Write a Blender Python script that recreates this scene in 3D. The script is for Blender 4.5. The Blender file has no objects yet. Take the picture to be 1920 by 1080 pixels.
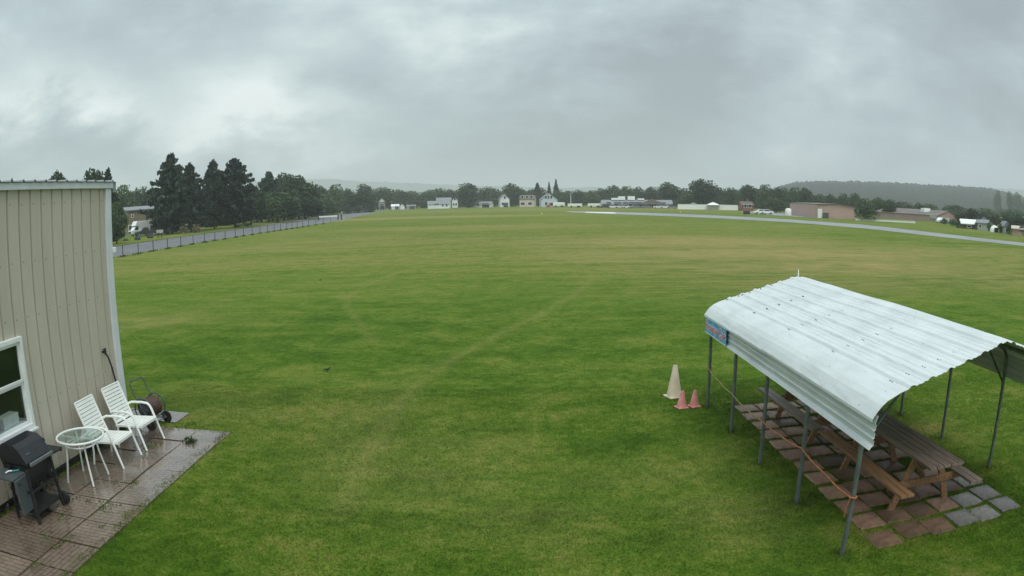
import bpy, bmesh, math, random
import numpy as np
from mathutils import Matrix, Vector, Euler
random.seed(7); RNG = np.random.default_rng(11)
PI = math.pi
SC = bpy.context.scene
COL = SC.collection

# ------------------------------------------------------------------ camera
# wide security-camera lens fitted to the photograph: theta = r/F*(1+K3 r^2), r in thousands of photo pixels
F, K3, PT, RO, CH = 1.32114561, 0.0701425, 0.12523454, -0.01639494, 3.85
cam = bpy.data.cameras.new('camera'); cam_ob = bpy.data.objects.new('camera', cam); COL.objects.link(cam_ob)
cam.type = 'PANO'; cam.panorama_type = 'FISHEYE_LENS_POLYNOMIAL'
cam.sensor_width = 36; cam.sensor_height = 20.25; cam.fisheye_fov = PI
_s = 1.92/36
cam.fisheye_polynomial_k0 = 0; cam.fisheye_polynomial_k1 = -_s/F; cam.fisheye_polynomial_k2 = 0
cam.fisheye_polynomial_k3 = -K3*_s**3/F; cam.fisheye_polynomial_k4 = 0
cam.clip_start = 0.05; cam.clip_end = 20000
_f = Vector((0, math.cos(PT), -math.sin(PT))); _u = Vector((0, math.sin(PT), math.cos(PT))); _r = Vector((1, 0, 0))
_R = _r*math.cos(RO) + _u*math.sin(RO); _U = -_r*math.sin(RO) + _u*math.cos(RO)
cam_ob.matrix_world = Matrix(((_R.x, _U.x, -_f.x, 0), (_R.y, _U.y, -_f.y, 0), (_R.z, _U.z, -_f.z, CH), (0, 0, 0, 1)))
SC.camera = cam_ob

def ray(px, py):                       # direction seen at a photo pixel (1920x1080), for measuring where things stand
    a, b = px-960, py-540; c, s = math.cos(RO), math.sin(RO)
    x = a*c+b*s; y = a*s-b*c; r = math.hypot(x, y)+1e-9; q = r/1000
    th = q/F*(1+K3*q*q); d = (math.sin(th)*x/r, math.cos(th), math.sin(th)*y/r)
    cp, sp = math.cos(PT), math.sin(PT)
    return Vector((d[0], d[1]*cp+d[2]*sp, -d[1]*sp+d[2]*cp))
def ground(px, py, z=0.0):             # the ground point at a photo pixel
    d = ray(px, py); t = (z-CH)/d.z; return Vector((d.x*t, d.y*t, z))
def az(px, py=385): d = ray(px, py); return math.atan2(d.x, d.y)
def at(px, D, py=385): a = az(px, py); return Vector((D*math.sin(a), D*math.cos(a), 0))   # ground point D metres away in that bearing
def top_z(px, py, D): d = ray(px, py); return CH + D*d.z/math.hypot(d.x, d.y)
def wide(x0, x1, D, py=385): return D*(az(x1, py)-az(x0, py))

# ------------------------------------------------------------------ light
SUN_EL, SUN_AZ = math.radians(58), math.radians(165)     # bearing from +Y, positive to +X
W = bpy.data.worlds.new('World'); SC.world = W; W.use_nodes = True
def build_world():
    nt = W.node_tree; N, L = nt.nodes, nt.links; N.clear()
    out = N.new('ShaderNodeOutputWorld'); bg = N.new('ShaderNodeBackground'); bg.inputs[1].default_value = 0.1
    L.new(bg.outputs[0], out.inputs[0])
    sky = N.new('ShaderNodeTexSky'); sky.sky_type = 'NISHITA'; sky.sun_disc = False
    sky.sun_elevation = SUN_EL; sky.sun_rotation = SUN_AZ; sky.air_density = 2; sky.dust_density = 4
    tc = N.new('ShaderNodeTexCoord'); nrm = N.new('ShaderNodeVectorMath'); nrm.operation = 'NORMALIZE'
    L.new(tc.outputs['Generated'], nrm.inputs[0]); D = nrm.outputs[0]
    sep = N.new('ShaderNodeSeparateXYZ'); L.new(D, sep.inputs[0])
    def M(op, a, b=None, c=None, clamp=False):
        n = N.new('ShaderNodeMath'); n.operation = op; n.use_clamp = clamp
        for i, v in enumerate((a, b, c)):
            if v is None: continue
            if isinstance(v, (int, float)): n.inputs[i].default_value = v
            else: L.new(v, n.inputs[i])
        return n.outputs[0]
    zz = M('ADD', M('MAXIMUM', sep.outputs[2], 0.0), 0.46)
    comb = N.new('ShaderNodeCombineXYZ')
    L.new(M('DIVIDE', sep.outputs[0], zz), comb.inputs[0]); L.new(M('DIVIDE', sep.outputs[1], zz), comb.inputs[1])
    def noise(sc, det, rough, dist, off, stretch=(1, 1, 1)):
        mp = N.new('ShaderNodeMapping'); mp.inputs[1].default_value = off; mp.inputs[3].default_value = stretch; L.new(comb.outputs[0], mp.inputs[0])
        n = N.new('ShaderNodeTexNoise'); n.inputs['Scale'].default_value = sc; n.inputs['Detail'].default_value = det
        n.inputs['Roughness'].default_value = rough; n.inputs['Distortion'].default_value = dist; L.new(mp.outputs[0], n.inputs[0]); return n.outputs[0]
    n1 = noise(1.3, 7, .56, .25, (9.52, 21.77, 0), (1, .75, 1)); n2 = noise(4.2, 8, .6, .15, (14.80, 24.16, 1.0), (.8, 1, 1))
    n3 = noise(1.4, 4, .5, .2, (1.3, 9.2, 4.0))
    v = M('ADD', M('ADD', M('MULTIPLY', M('SUBTRACT', n1, .5), 1.5), M('MULTIPLY', M('SUBTRACT', n2, .5), 1.25)), .44)
    def blob(px, py, width, amp, stretch=None):            # cloud brightness round a sky direction
        nonlocal v
        d = ray(px, py); dot = N.new('ShaderNodeVectorMath'); dot.operation = 'DISTANCE'
        src = D
        wob = N.new('ShaderNodeCombineXYZ'); L.new(M('MULTIPLY', M('SUBTRACT', n3, .5), .28), wob.inputs[0]); L.new(M('MULTIPLY', M('SUBTRACT', n2, .5), .28), wob.inputs[2])
        ad = N.new('ShaderNodeVectorMath'); ad.operation = 'ADD'; L.new(D, ad.inputs[0]); L.new(wob.outputs[0], ad.inputs[1])
        sc = N.new('ShaderNodeVectorMath'); sc.operation = 'MULTIPLY'; L.new(ad.outputs[0], sc.inputs[0]); st = stretch or (1, 1, 1); sc.inputs[1].default_value = st
        L.new(sc.outputs[0], dot.inputs[0]); dot.inputs[1].default_value = (d.x*st[0], d.y*st[1], d.z*st[2])
        e = M('POWER', 2.718, M('MULTIPLY', M('POWER', M('DIVIDE', dot.outputs['Value'], width), 2.0), -1.0))
        v = M('ADD', v, M('MULTIPLY', e, amp))
    for b in CLOUD_BLOBS: blob(*b)
    ramp = N.new('ShaderNodeValToRGB'); cr = ramp.color_ramp
    cr.elements[0].position = 0.0; cr.elements[0].color = (.200, .235, .260, 1)
    cr.elements[1].position = 0.92; cr.elements[1].color = (.56, .61, .605, 1)
    for p, c in ((.28, (.254, .308, .333, 1)), (.48, (.312, .376, .398, 1)), (.70, (.42, .485, .488, 1))):
        e = cr.elements.new(p); e.color = c
    L.new(v, ramp.inputs[0])
    mul = N.new('ShaderNodeVectorMath'); mul.operation = 'SCALE'; L.new(ramp.outputs[0], mul.inputs[0]); L.new(M('MULTIPLY', M('ADD', M('MULTIPLY', M('MAXIMUM', M('SUBTRACT', sep.outputs[2], .27), 0.0), 1.5), 1.0), 10.8*SKY_GAIN), mul.inputs['Scale'])   # an overcast sky is brightest overhead
    mix = N.new('ShaderNodeMixRGB'); mix.inputs[0].default_value = .96; L.new(sky.outputs[0], mix.inputs[1]); L.new(mul.outputs[0], mix.inputs[2])
    L.new(mix.outputs[0], bg.inputs[0])
SKY_GAIN = 1.0
CLOUD_BLOBS = [(190, 185, .09, .40, (1, 1, 2.0)), (90, 140, .09, .26, (1, 1, 2.0)), (440, 205, .12, .50, (1, 1, 1.9)), (60, 140, .14, .08, (1, 1, 1.5)), (650, 265, .16, .06, (.8, .8, 1.6)), (560, 120, .18, .04, (1, 1, 1.5)), (320, 120, .10, -.08, (1, 1, 1.6)),
               (1180, 225, .24, -.28, (.7, .7, 1.5)), (980, 240, .14, -.08, (.8, .8, 1.5)), (1300, 100, .2, -.07, (.8, .8, 1.5)), (860, 120, .20, -.08, (1, 1, 1.5)), (1880, 10, .14, -.14), (1560, 60, .18, .02, (1, 1, 1.4)), (1740, 130, .25, -.06, (1, 1, 1.6)), (1900, 250, .2, -.05),
               (500, 330, .22, .14, (.6, .6, 2)), (1000, 20, .15, .05, (1, 1, 1.5))]
build_world()
sun = bpy.data.lights.new('sun', 'SUN'); sun.energy = 1.1; sun.angle = math.radians(40); sun.color = (1, .97, .92)
sun_ob = bpy.data.objects.new('sun', sun); COL.objects.link(sun_ob)
_sd = Vector((math.sin(SUN_AZ)*math.cos(SUN_EL), math.cos(SUN_AZ)*math.cos(SUN_EL), math.sin(SUN_EL)))
sun_ob.rotation_euler = _sd.to_track_quat('Z', 'Y').to_euler(); sun_ob.location = (0, 0, 60)
SC.view_settings.view_transform = 'Standard'; SC.view_settings.look = 'None'; SC.view_settings.gamma = 1; SC.view_settings.exposure = 0.62
SC.cycles.use_denoising = True; SC.cycles.denoising_prefilter = 'NONE'; SC.cycles.max_bounces = 6; SC.cycles.volume_bounces = 2; SC.cycles.transparent_max_bounces = 12

# ------------------------------------------------------------------ materials
class NT:
    def __init__(s, m): m.use_nodes = True; s.t = m.node_tree; s.N = s.t.nodes; s.L = s.t.links; s.p = s.N['Principled BSDF']
    def n(s, k, **kw):
        x = s.N.new(k)
        for a, b in kw.items(): setattr(x, a, b)
        return x
    def put(s, sock, v):
        if isinstance(v, bpy.types.NodeSocket): s.L.new(v, sock)
        else: sock.default_value = v
    def math(s, op, a, b=0.0, clamp=False):
        x = s.n('ShaderNodeMath', operation=op, use_clamp=clamp); s.put(x.inputs[0], a); s.put(x.inputs[1], b); return x.outputs[0]
    def coord(s, kind='Object', scale=(1, 1, 1), loc=(0, 0, 0), rot=(0, 0, 0)):
        tc = s.n('ShaderNodeTexCoord'); mp = s.n('ShaderNodeMapping'); s.L.new(tc.outputs[kind], mp.inputs[0])
        mp.inputs[1].default_value = loc; mp.inputs[2].default_value = rot; mp.inputs[3].default_value = scale; return mp.outputs[0]
    def noise(s, vec, sc, det=3, rough=.55, dist=0):
        x = s.n('ShaderNodeTexNoise'); s.L.new(vec, x.inputs[0]); x.inputs['Scale'].default_value = sc; x.inputs['Detail'].default_value = det
        x.inputs['Roughness'].default_value = rough; x.inputs['Distortion'].default_value = dist; return x.outputs[0]
    def ramp(s, f, stops):
        x = s.n('ShaderNodeValToRGB'); s.L.new(f, x.inputs[0]); e = x.color_ramp.elements
        while len(e) < len(stops): e.new(.5)
        for q, (p, c) in zip(e, stops): q.position = p; q.color = (c, c, c, 1) if isinstance(c, (int, float)) else (*c, 1)
        return x.outputs[0]
    def mix(s, f, a, b, mode='MIX'):
        x = s.n('ShaderNodeMixRGB', blend_type=mode); s.put(x.inputs[0], f)
        for k, v in ((1, a), (2, b)): s.put(x.inputs[k], (*v, 1) if isinstance(v, tuple) and len(v) == 3 else v)
        return x.outputs[0]
    def bump(s, h, st=.3, dist=.01):
        x = s.n('ShaderNodeBump'); s.L.new(h, x.inputs['Height']); x.inputs['Strength'].default_value = st; x.inputs['Distance'].default_value = dist
        s.L.new(x.outputs[0], s.p.inputs['Normal'])
MATS = {}
def mat(name, col, rough=.6, var=.15, sc=4.0, metal=0.0, col2=None, bump=0.0, bsc=40, spec=.5, det=4, coat=0, roughvar=0, stretch=(1, 1, 1)):
    if name in MATS: return MATS[name]
    m = bpy.data.materials.new(name); t = NT(m); MATS[name] = m
    v = t.coord('Object', stretch); f = t.noise(v, sc, det)
    c2 = col2 or tuple(c*(1-var*1.6) for c in col)
    c1 = tuple(min(1, c*(1+var*.5)) for c in col)
    t.put(t.p.inputs['Base Color'], t.mix(t.ramp(f, ((.32, 0.0), (.68, 1.0))), c2, c1))
    t.p.inputs['Roughness'].default_value = rough; t.p.inputs['Metallic'].default_value = metal; t.p.inputs['Specular IOR Level'].default_value = spec
    if roughvar: t.put(t.p.inputs['Roughness'], t.math('ADD', t.math('MULTIPLY', t.noise(v, sc*2.3, 3), roughvar), rough-roughvar*.5, True))
    if coat: t.p.inputs['Coat Weight'].default_value = coat
    if bump: t.bump(t.noise(v, bsc, 5), bump, .01)
    return m

# lawn wear and dryness, in metres on the ground: used by the ground sheet and by the blades alike
def _poly(pts): return np.array([[p.x, p.y] for p in (ground(*q) for q in pts)])
TRACKS = [(_poly([(640, 960), (690, 850), (760, 740), (850, 672), (940, 625), (1010, 590), (1075, 553), (1108, 528), (1108, 512), (1085, 495), (1040, 478), (960, 460), (880, 446), (800, 432)]), .20, .44),
          (_poly([(700, 640), (668, 596), (650, 575), (655, 553), (690, 533), (740, 514), (800, 497), (870, 488), (960, 484)]), .16, .36),
          (_poly([(1110, 518), (1250, 512), (1420, 528)]), .6, .35), (_poly([(1090, 470), (1200, 486), (1290, 500)]), .4, .4),
          (_poly([(620, 900), (720, 760), (800, 690)]), .6, .14), (_poly([(240, 620), (330, 600), (420, 560)]), .5, .3)]
BLOBS = [(1290, 452, 17, 10, 1.0), (1450, 476, 17, 8, 1.0), (1620, 500, 16, 7, .9), (1250, 480, 10, 5, .7), (1560, 530, 9, 5, .6), (780, 408, 46, 12, 1.0), (900, 425, 32, 9, .6), (1100, 392, 90, 40, .5), (850, 450, 16, 6, .5), (640, 450, 14, 6, .4), (1880, 520, 10, 7, .6), (420, 470, 14, 6, .45), (1750, 470, 14, 6, .6),
         (1690, 800, 1.2, 1.0, .25), (430, 760, 2.5, 1.6, .2), (760, 870, 1.8, 1.8, .25), (650, 790, 2, 2, .15), (1380, 960, 1.0, .9, .3), (260, 600, 4, 2, .4), (1180, 900, 2, 1.2, .15), (980, 980, 1.2, .8, .2)]
BLOBS = [(*ground(a, b).xy, c, d, e) for a, b, c, d, e in BLOBS]
def seg_dist(x, y, P):
    best = np.full(x.shape, 1e9)
    for a, b in zip(P[:-1], P[1:]):
        d = b-a; t = np.clip(((x-a[0])*d[0]+(y-a[1])*d[1])/(d@d), 0, 1)
        best = np.minimum(best, np.hypot(x-a[0]-t*d[0], y-a[1]-t*d[1]))
    return best
def wear(x, y):
    w = np.zeros(x.shape)
    for P, wd, am in TRACKS: w = np.maximum(w, am*np.exp(-(seg_dist(x, y, P)/wd)**2))
    return w
def dry(x, y):
    w = np.zeros(x.shape)
    for bx, by, rx, ry, am in BLOBS: w = np.maximum(w, am*np.exp(-((x-bx)/rx)**2-((y-by)/ry)**2))
    return w
def grass_mat(name, blade=False):
    m = bpy.data.materials.new(name); t = NT(m); MATS[name] = m
    g = t.n('ShaderNodeNewGeometry'); P = g.outputs['Position']
    def V(scale, loc=(0, 0, 0), rz=0.0):
        mp = t.n('ShaderNodeMapping'); t.L.new(P, mp.inputs[0]); mp.inputs[3].default_value = scale; mp.inputs[1].default_value = loc; mp.inputs[2].default_value = (0, 0, rz); return mp.outputs[0]
    streak = t.noise(V((.30, 2.3, .0), rz=.06), 1.0, 6, .68, .4)           # mowing streaks across the view
    streak2 = t.noise(V((.085, .40, .0), (5, 3, 0), rz=-.03), 1.0, 5, .66, .6)
    patch = t.noise(V((.42, .5, 0), (2, 8, 0)), 1.0, 5, .6)
    big = t.noise(V((.03, .05, 0), (9, 1, 0)), 1.0, 3)
    fine = t.noise(V((22, 22, 0)), 1.0, 3, .7); fine2 = t.noise(V((4.5, 5.5, 0)), 1.0, 4, .65)
    wa = t.n('ShaderNodeAttribute', attribute_name='wear').outputs['Fac']; da = t.n('ShaderNodeAttribute', attribute_name='dry').outputs['Fac']; fa = t.n('ShaderNodeAttribute', attribute_name='far').outputs['Fac']
    clump = t.noise(V((1.5, 1.9, 0), (4, 4, 0)), 1.0, 5, .62, .3); blot = t.noise(V((.62, .75, 0), (7, 1, 0), rz=.5), 1.0, 5, .6, .5)
    m1 = t.mix(fa, t.math('ADD', t.math('MULTIPLY', patch, .5), t.math('MULTIPLY', clump, .5)), streak); m2 = t.mix(fa, blot, streak2)
    sg = t.math('ADD', t.math('MULTIPLY', t.math('SUBTRACT', m1, .5), .85), t.math('MULTIPLY', t.math('SUBTRACT', m2, .5), .75))
    sg = t.math('ADD', sg, t.math('MULTIPLY', fa, t.math('MULTIPLY', t.math('SUBTRACT', t.noise(V((1.3, .8, 0), (3, 6, 0)), 1.0, 6, .7), .5), .75)))
    k = t.math('ADD', t.math('ADD', t.math('ADD', sg, t.math('MULTIPLY', t.math('SUBTRACT', fine2, .5), .65)), t.math('MULTIPLY', t.math('SUBTRACT', big, .5), .35)), t.math('ADD', t.math('MULTIPLY', fa, .175), .43))
    c = t.ramp(k, ((.28, G_DARK), (.45, G_MID), (.60, G_LIGHT), (.78, G_YEL)))
    c = t.mix(t.math('MULTIPLY', t.ramp(t.math('ADD', t.math('MULTIPLY', streak, .6), t.math('MULTIPLY', patch, .4)), ((.35, .12), (.65, 1.0))), da), c, G_DRY)
    c = t.mix(t.ramp(t.math('ADD', t.math('MULTIPLY', blot, .6), t.math('MULTIPLY', clump, .4)), ((.56, 0.0), (.74, .25))), c, (.150, .130, .026))
    c = t.mix(t.math('MULTIPLY', wa, t.ramp(fine2, ((.3, .5), (.7, 1.0)))), c, G_WEAR)
    c = t.mix(1.0, c, t.ramp(fine, ((.25, .66), (.5, 1.0), (.8, 1.30))), 'MULTIPLY')
    if blade:
        bv = t.n('ShaderNodeAttribute', attribute_name='var').outputs['Fac']
        c = t.mix(1.0, c, t.ramp(bv, ((0, .55), (.6, 1.05), (1, 1.7))), 'MULTIPLY')
        c = t.mix(t.ramp(bv, ((.90, 0.0), (.97, .55))), c, (.20, .19, .075))
        t.p.inputs['Roughness'].default_value = .6; t.p.inputs['Specular IOR Level'].default_value = .10
        tr = t.n('ShaderNodeBsdfTranslucent'); t.L.new(c, tr.inputs[0]); ms = t.n('ShaderNodeMixShader'); ms.inputs[0].default_value = .35
        t.L.new(t.p.outputs[0], ms.inputs[1]); t.L.new(tr.outputs[0], ms.inputs[2]); t.L.new(ms.outputs[0], t.N['Material Output'].inputs[0])
    else:
        t.p.inputs['Roughness'].default_value = .85; t.p.inputs['Specular IOR Level'].default_value = .04
        t.bump(t.math('ADD', fine, t.math('MULTIPLY', fine2, 1.5)), .45, .05)
    t.put(t.p.inputs['Base Color'], c)
    return m
G_DARK, G_MID, G_LIGHT, G_YEL = (.045, .095, .008), (.075, .136, .013), (.128, .172, .026), (.205, .193, .058)
G_DRY, G_WEAR = (.34, .255, .115), (.215, .210, .065)

def leaf_mat(name, a, b, trans=.25):
    m = bpy.data.materials.new(name); t = NT(m); MATS[name] = m
    v = t.n('ShaderNodeAttribute', attribute_name='var').outputs['Fac']
    oi = t.n('ShaderNodeObjectInfo').outputs['Random']
    c = t.mix(v, a, b); c = t.mix(1.0, c, t.ramp(oi, ((0, .72), (1, 1.3))), 'MULTIPLY')
    t.put(t.p.inputs['Base Color'], c); t.p.inputs['Roughness'].default_value = .6; t.p.inputs['Specular IOR Level'].default_value = .25
    tr = t.n('ShaderNodeBsdfTranslucent'); t.L.new(c, tr.inputs[0]); ms = t.n('ShaderNodeMixShader'); ms.inputs[0].default_value = trans
    t.L.new(t.p.outputs[0], ms.inputs[1]); t.L.new(tr.outputs[0], ms.inputs[2]); t.L.new(ms.outputs[0], t.N['Material Output'].inputs[0])
    return m
def glass_mat(name, tint=(.5, .55, .55), thru=.55):
    m = bpy.data.materials.new(name); t = NT(m); MATS[name] = m
    gl = t.n('ShaderNodeBsdfGlossy'); gl.inputs['Roughness'].default_value = .03; gl.inputs[0].default_value = (.9, .95, .95, 1)
    tr = t.n('ShaderNodeBsdfTransparent'); tr.inputs[0].default_value = (*tint, 1)
    lw = t.n('ShaderNodeLayerWeight'); lw.inputs[0].default_value = .5; fr = t.math('ADD', t.math('MULTIPLY', t.math('POWER', lw.outputs['Facing'], 4.0), .7), .045)
    df = t.n('ShaderNodeBsdfDiffuse'); df.inputs[0].default_value = (.35, .4, .4, 1)
    a = t.n('ShaderNodeMixShader'); a.inputs[0].default_value = 1-thru; t.L.new(tr.outputs[0], a.inputs[1]); t.L.new(df.outputs[0], a.inputs[2])
    b = t.n('ShaderNodeMixShader'); t.L.new(fr, b.inputs[0]); t.L.new(a.outputs[0], b.inputs[1]); t.L.new(gl.outputs[0], b.inputs[2])
    t.L.new(b.outputs[0], t.N['Material Output'].inputs[0]); return m

# ------------------------------------------------------------------ mesh helpers
class MB:
    def __init__(s): s.v = []; s.f = []; s.uv = None
    def add(s, vs, fs):
        o = len(s.v); s.v += [tuple(v) for v in vs]; s.f += [tuple(i+o for i in f) for f in fs]; return s
    def box(s, c, d, rz=0, M=None):
        x, y, z = d[0]/2, d[1]/2, d[2]/2
        vs = [Vector((i*x, j*y, k*z)) for k in (-1, 1) for i, j in ((-1, -1), (1, -1), (1, 1), (-1, 1))]
        R = M if M is not None else Matrix.Rotation(rz, 3, 'Z')
        return s.add([R @ v + Vector(c) for v in vs], [(3, 2, 1, 0), (4, 5, 6, 7), (0, 1, 5, 4), (1, 2, 6, 5), (2, 3, 7, 6), (3, 0, 4, 7)])
    def bar(s, a, b, w, h, up=(0, 0, 1)):           # rectangular bar from a to b
        a, b = Vector(a), Vector(b); d = (b-a); L = d.length; d.normalize(); x = d.cross(Vector(up))
        if x.length < 1e-4: x = Vector((1, 0, 0))
        x.normalize(); y = x.cross(d)
        return s.box((a+b)/2, (w, L, h), M=Matrix((x, d, y)).transposed())
    def tube(s, pts, r, n=8, closed=False):
        pts = [Vector(p) for p in pts]; m = len(pts); rr = r if isinstance(r, (list, tuple)) else [r]*m; vs = []; fs = []; px = None
        for i, p in enumerate(pts):
            a = pts[(i-1) % m] if (closed or i) else p; b = pts[(i+1) % m] if (closed or i < m-1) else p
            d = (b-a).normalized()
            if px is None: px = d.orthogonal()
            px = (px - d*px.dot(d)).normalized(); py = d.cross(px)
            vs += [p + (px*math.cos(2*PI*k/n)+py*math.sin(2*PI*k/n))*rr[i] for k in range(n)]
        for i in range(m if closed else m-1):
            for k in range(n): j = (i+1) % m; fs.append((i*n+k, i*n+(k+1) % n, j*n+(k+1) % n, j*n+k))
        if not closed: fs += [tuple(reversed(range(n))), tuple(range((m-1)*n, m*n))]
        return s.add(vs, fs)
    def lathe(s, prof, c=(0, 0, 0), n=20, M=None):
        vs = []; fs = []; M = M or Matrix.Identity(3)
        for r, z in prof: vs += [M @ Vector((r*math.cos(2*PI*k/n), r*math.sin(2*PI*k/n), z)) + Vector(c) for k in range(n)]
        for i in range(len(prof)-1):
            for k in range(n): fs.append((i*n+k, i*n+(k+1) % n, (i+1)*n+(k+1) % n, (i+1)*n+k))
        fs += [tuple(reversed(range(n))), tuple(range((len(prof)-1)*n, len(prof)*n))]
        return s.add(vs, fs)
    def prism(s, poly, ext):                        # 3D polygon extruded along a vector
        poly = [Vector(p) for p in poly]; e = Vector(ext); n = len(poly)
        nn = (poly[1]-poly[0]).cross(poly[2]-poly[1])
        if nn.dot(e) > 0: poly.reverse()
        vs = poly+[p+e for p in poly]
        return s.add(vs, [tuple(range(n)), tuple(range(2*n-1, n-1, -1))]+[(i, i+n, (i+1) % n+n, (i+1) % n) for i in range(n)])
    def build(s, name, m, parent=None, smooth=False, bevel=0, loc=None, tri=False):
        me = bpy.data.meshes.new(name); me.from_pydata(s.v, [], s.f); me.materials.append(MATS[m] if isinstance(m, str) else m)
        if smooth: me.polygons.foreach_set('use_smooth', [True]*len(me.polygons))
        me.update(); o = bpy.data.objects.new(name, me); COL.objects.link(o)
        if parent: o.parent = parent
        if loc is not None: o.location = loc
        if bevel: b = o.modifiers.new('bevel', 'BEVEL'); b.width = bevel; b.segments = 2; b.limit_method = 'ANGLE'
        if smooth and not bevel:
            try: me.set_sharp_from_angle(angle=math.radians(40))
            except Exception: pass
        return o
def tag(o, label=None, cat=None, group=None, kind=None):
    for k, v in (('label', label), ('category', cat), ('group', group), ('kind', kind)):
        if v: o[k] = v
    return o
def thing(name, label, cat, loc=(0, 0, 0), rz=0, group=None):
    o = bpy.data.objects.new(name, None); COL.objects.link(o); o.location = loc; o.rotation_euler = (0, 0, rz); o.empty_display_size = .2
    return tag(o, label, cat, group)
def copy_tree(o, parent=None, label=None):
    c = o.copy(); COL.objects.link(c); c.parent = parent
    if label: c['label'] = label
    for ch in list(o.children): copy_tree(ch, c)
    return c
def np_mesh(name, verts, faces, m, attrs=None, parent=None, smooth=False):   # faces: (n,k) int array
    me = bpy.data.meshes.new(name); nv, nf, k = len(verts), len(faces), faces.shape[1]
    me.vertices.add(nv); me.vertices.foreach_set('co', np.asarray(verts, np.float32).ravel())
    me.loops.add(nf*k); me.loops.foreach_set('vertex_index', np.asarray(faces, np.int32).ravel())
    me.polygons.add(nf); me.polygons.foreach_set('loop_start', np.arange(0, nf*k, k, dtype=np.int32)); me.polygons.foreach_set('loop_total', np.full(nf, k, np.int32))
    me.materials.append(MATS[m] if isinstance(m, str) else m); me.update(calc_edges=True)
    for an, (dom, arr) in (attrs or {}).items():
        a = me.attributes.new(an, 'FLOAT', dom); a.data.foreach_set('value', np.asarray(arr, np.float32))
    if smooth: me.polygons.foreach_set('use_smooth', np.ones(nf, bool))
    o = bpy.data.objects.new(name, me); COL.objects.link(o)
    if parent: o.parent = parent
    return o

# ------------------------------------------------------------------ palette
mat('white_trim', (.66, .68, .71), .45, .06, 3); mat('grey_roof_metal', (.27, .30, .31), .4, .12, 2)
mat('dark_void', (.018, .022, .022), .8, .2); mat('foundation', (.055, .048, .042), .95, .4, 9, bump=.5)
mat('window_white', (.80, .82, .80), .4, .05); mat('card', (.66, .68, .70), .7, .1, 6)
mat('plastic_white', (.84, .86, .82), .38, .05, 3); mat('table_white', (.80, .82, .80), .35, .05)
mat('black_enamel', (.014, .015, .019), .38, .3, 6, roughvar=.2); mat('black_metal', (.018, .02, .021), .5, .3, 8); mat('grey_plastic', (.075, .09, .095), .5, .15, 5); mat('grey_handle', (.15, .165, .165), .45, .15)
mat('rubber', (.012, .012, .013), .75, .2); mat('chrome', (.6, .6, .6), .25, .05, metal=1)
mat('galv', (.20, .225, .235), .45, .2, 6, metal=.55); mat('galv_dark', (.11, .125, .13), .5, .2, 6, metal=.3)
mat('wood_brown', (.31, .165, .082), .62, .28, 3, det=8, stretch=(9, .7, 9)); mat('wood_grey', (.25, .185, .155), .55, .3, 3, det=8, stretch=(9, .7, 9)); mat('wood_cut', (.30, .22, .145), .7, .2, 5)
mat('rope_orange', (.42, .15, .06), .8, .25, 12); mat('rope_faded', (.36, .24, .075), .8, .25, 12)
mat('cone_faded', (.70, .59, .44), .7, .12, 4); mat('cone_pink', (.76, .31, .29), .65, .18, 5); mat('cone_orange', (.75, .16, .05), .6, .1)
mat('hose_red', (.095, .045, .036), .55, .3, 14); mat('teal', (.05, .33, .28), .5, .1); mat('bird_black', (.010, .010, .012), .45, .2)
mat('asphalt', (.145, .142, .15), .7, .16, .35, det=8, bump=.15, bsc=60, roughvar=.3); mat('runway', (.26, .27, .285), .45, .18, .12, det=8, roughvar=.45); mat('concrete', (.42, .42, .40), .7, .15, .5)
mat('tan_wall', (.205, .17, .115), .7, .1, .4); mat('tan_wall_warm', (.42, .34, .20), .7, .1, .4); mat('roof_grey', (.22, .23, .25), .6, .15, 1); mat('roof_brown', (.12, .085, .07), .7, .2, 1); mat('roof_dark', (.07, .075, .085), .7, .2, 1); mat('roof_rust', (.17, .135, .12), .6, .25, .25)
mat('white_wall', (.74, .77, .78), .6, .06, .5); mat('pale_blue', (.50, .58, .64), .6, .06, .5); mat('cream_wall', (.58, .50, .42), .6, .08, .5); mat('brick_red', (.24, .10, .07), .8, .2, 1.5)
mat('hangar_pink', (.48, .315, .28), .55, .05, .3); mat('hangar_pink_dark', (.40, .265, .235), .55, .06, .3); mat('glass_dark', (.03, .04, .05), .12, .2)
mat('car_white', (.78, .8, .82), .25, .03, coat=.4); mat('car_dark', (.03, .032, .04), .25, .2, coat=.4); mat('car_red', (.16, .025, .03), .3, .2, coat=.4); mat('car_grey', (.2, .22, .24), .25, .1, coat=.4); mat('red_paint', (.45, .05, .05), .5, .1)
mat('stone_dark', (.05, .055, .06), .8, .35, 3, bump=.4); mat('fence_metal', (.04, .042, .045), .5, .2, 5, metal=.3); mat('wire', (.17, .18, .19), .5, .1, metal=.5); mat('bark', (.045, .035, .028), .9, .3, 5)
mat('sign_blue', (.12, .44, .72), .45, .35, 9, col2=(.03, .27, .46)); mat('sign_red', (.60, .10, .20), .5, .1); mat('sign_white', (.85, .85, .88), .5, .03)
mat('dry_plant', (.20, .165, .09), .8, .25, 6); mat('yellow_paint', (.65, .45, .05), .5, .1); mat('tent_white', (.82, .84, .82), .6, .04)
leaf_mat('leaf_mid', (.038, .072, .028), (.078, .125, .046)); leaf_mat('leaf_dark', (.030, .058, .028), (.060, .098, .042)); leaf_mat('leaf_pine', (.024, .042, .031), (.052, .082, .052), .2); leaf_mat('leaf_olive', (.045, .070, .022), (.085, .115, .035)); leaf_mat('leaf_weed', (.055, .11, .016), (.11, .18, .035), .4)
glass_mat('pane_glass', (.93, .95, .94), .985); glass_mat('table_glass', (.86, .92, .90), .92)
GRASS = grass_mat('lawn'); BLADE = grass_mat('blades', True)

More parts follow.
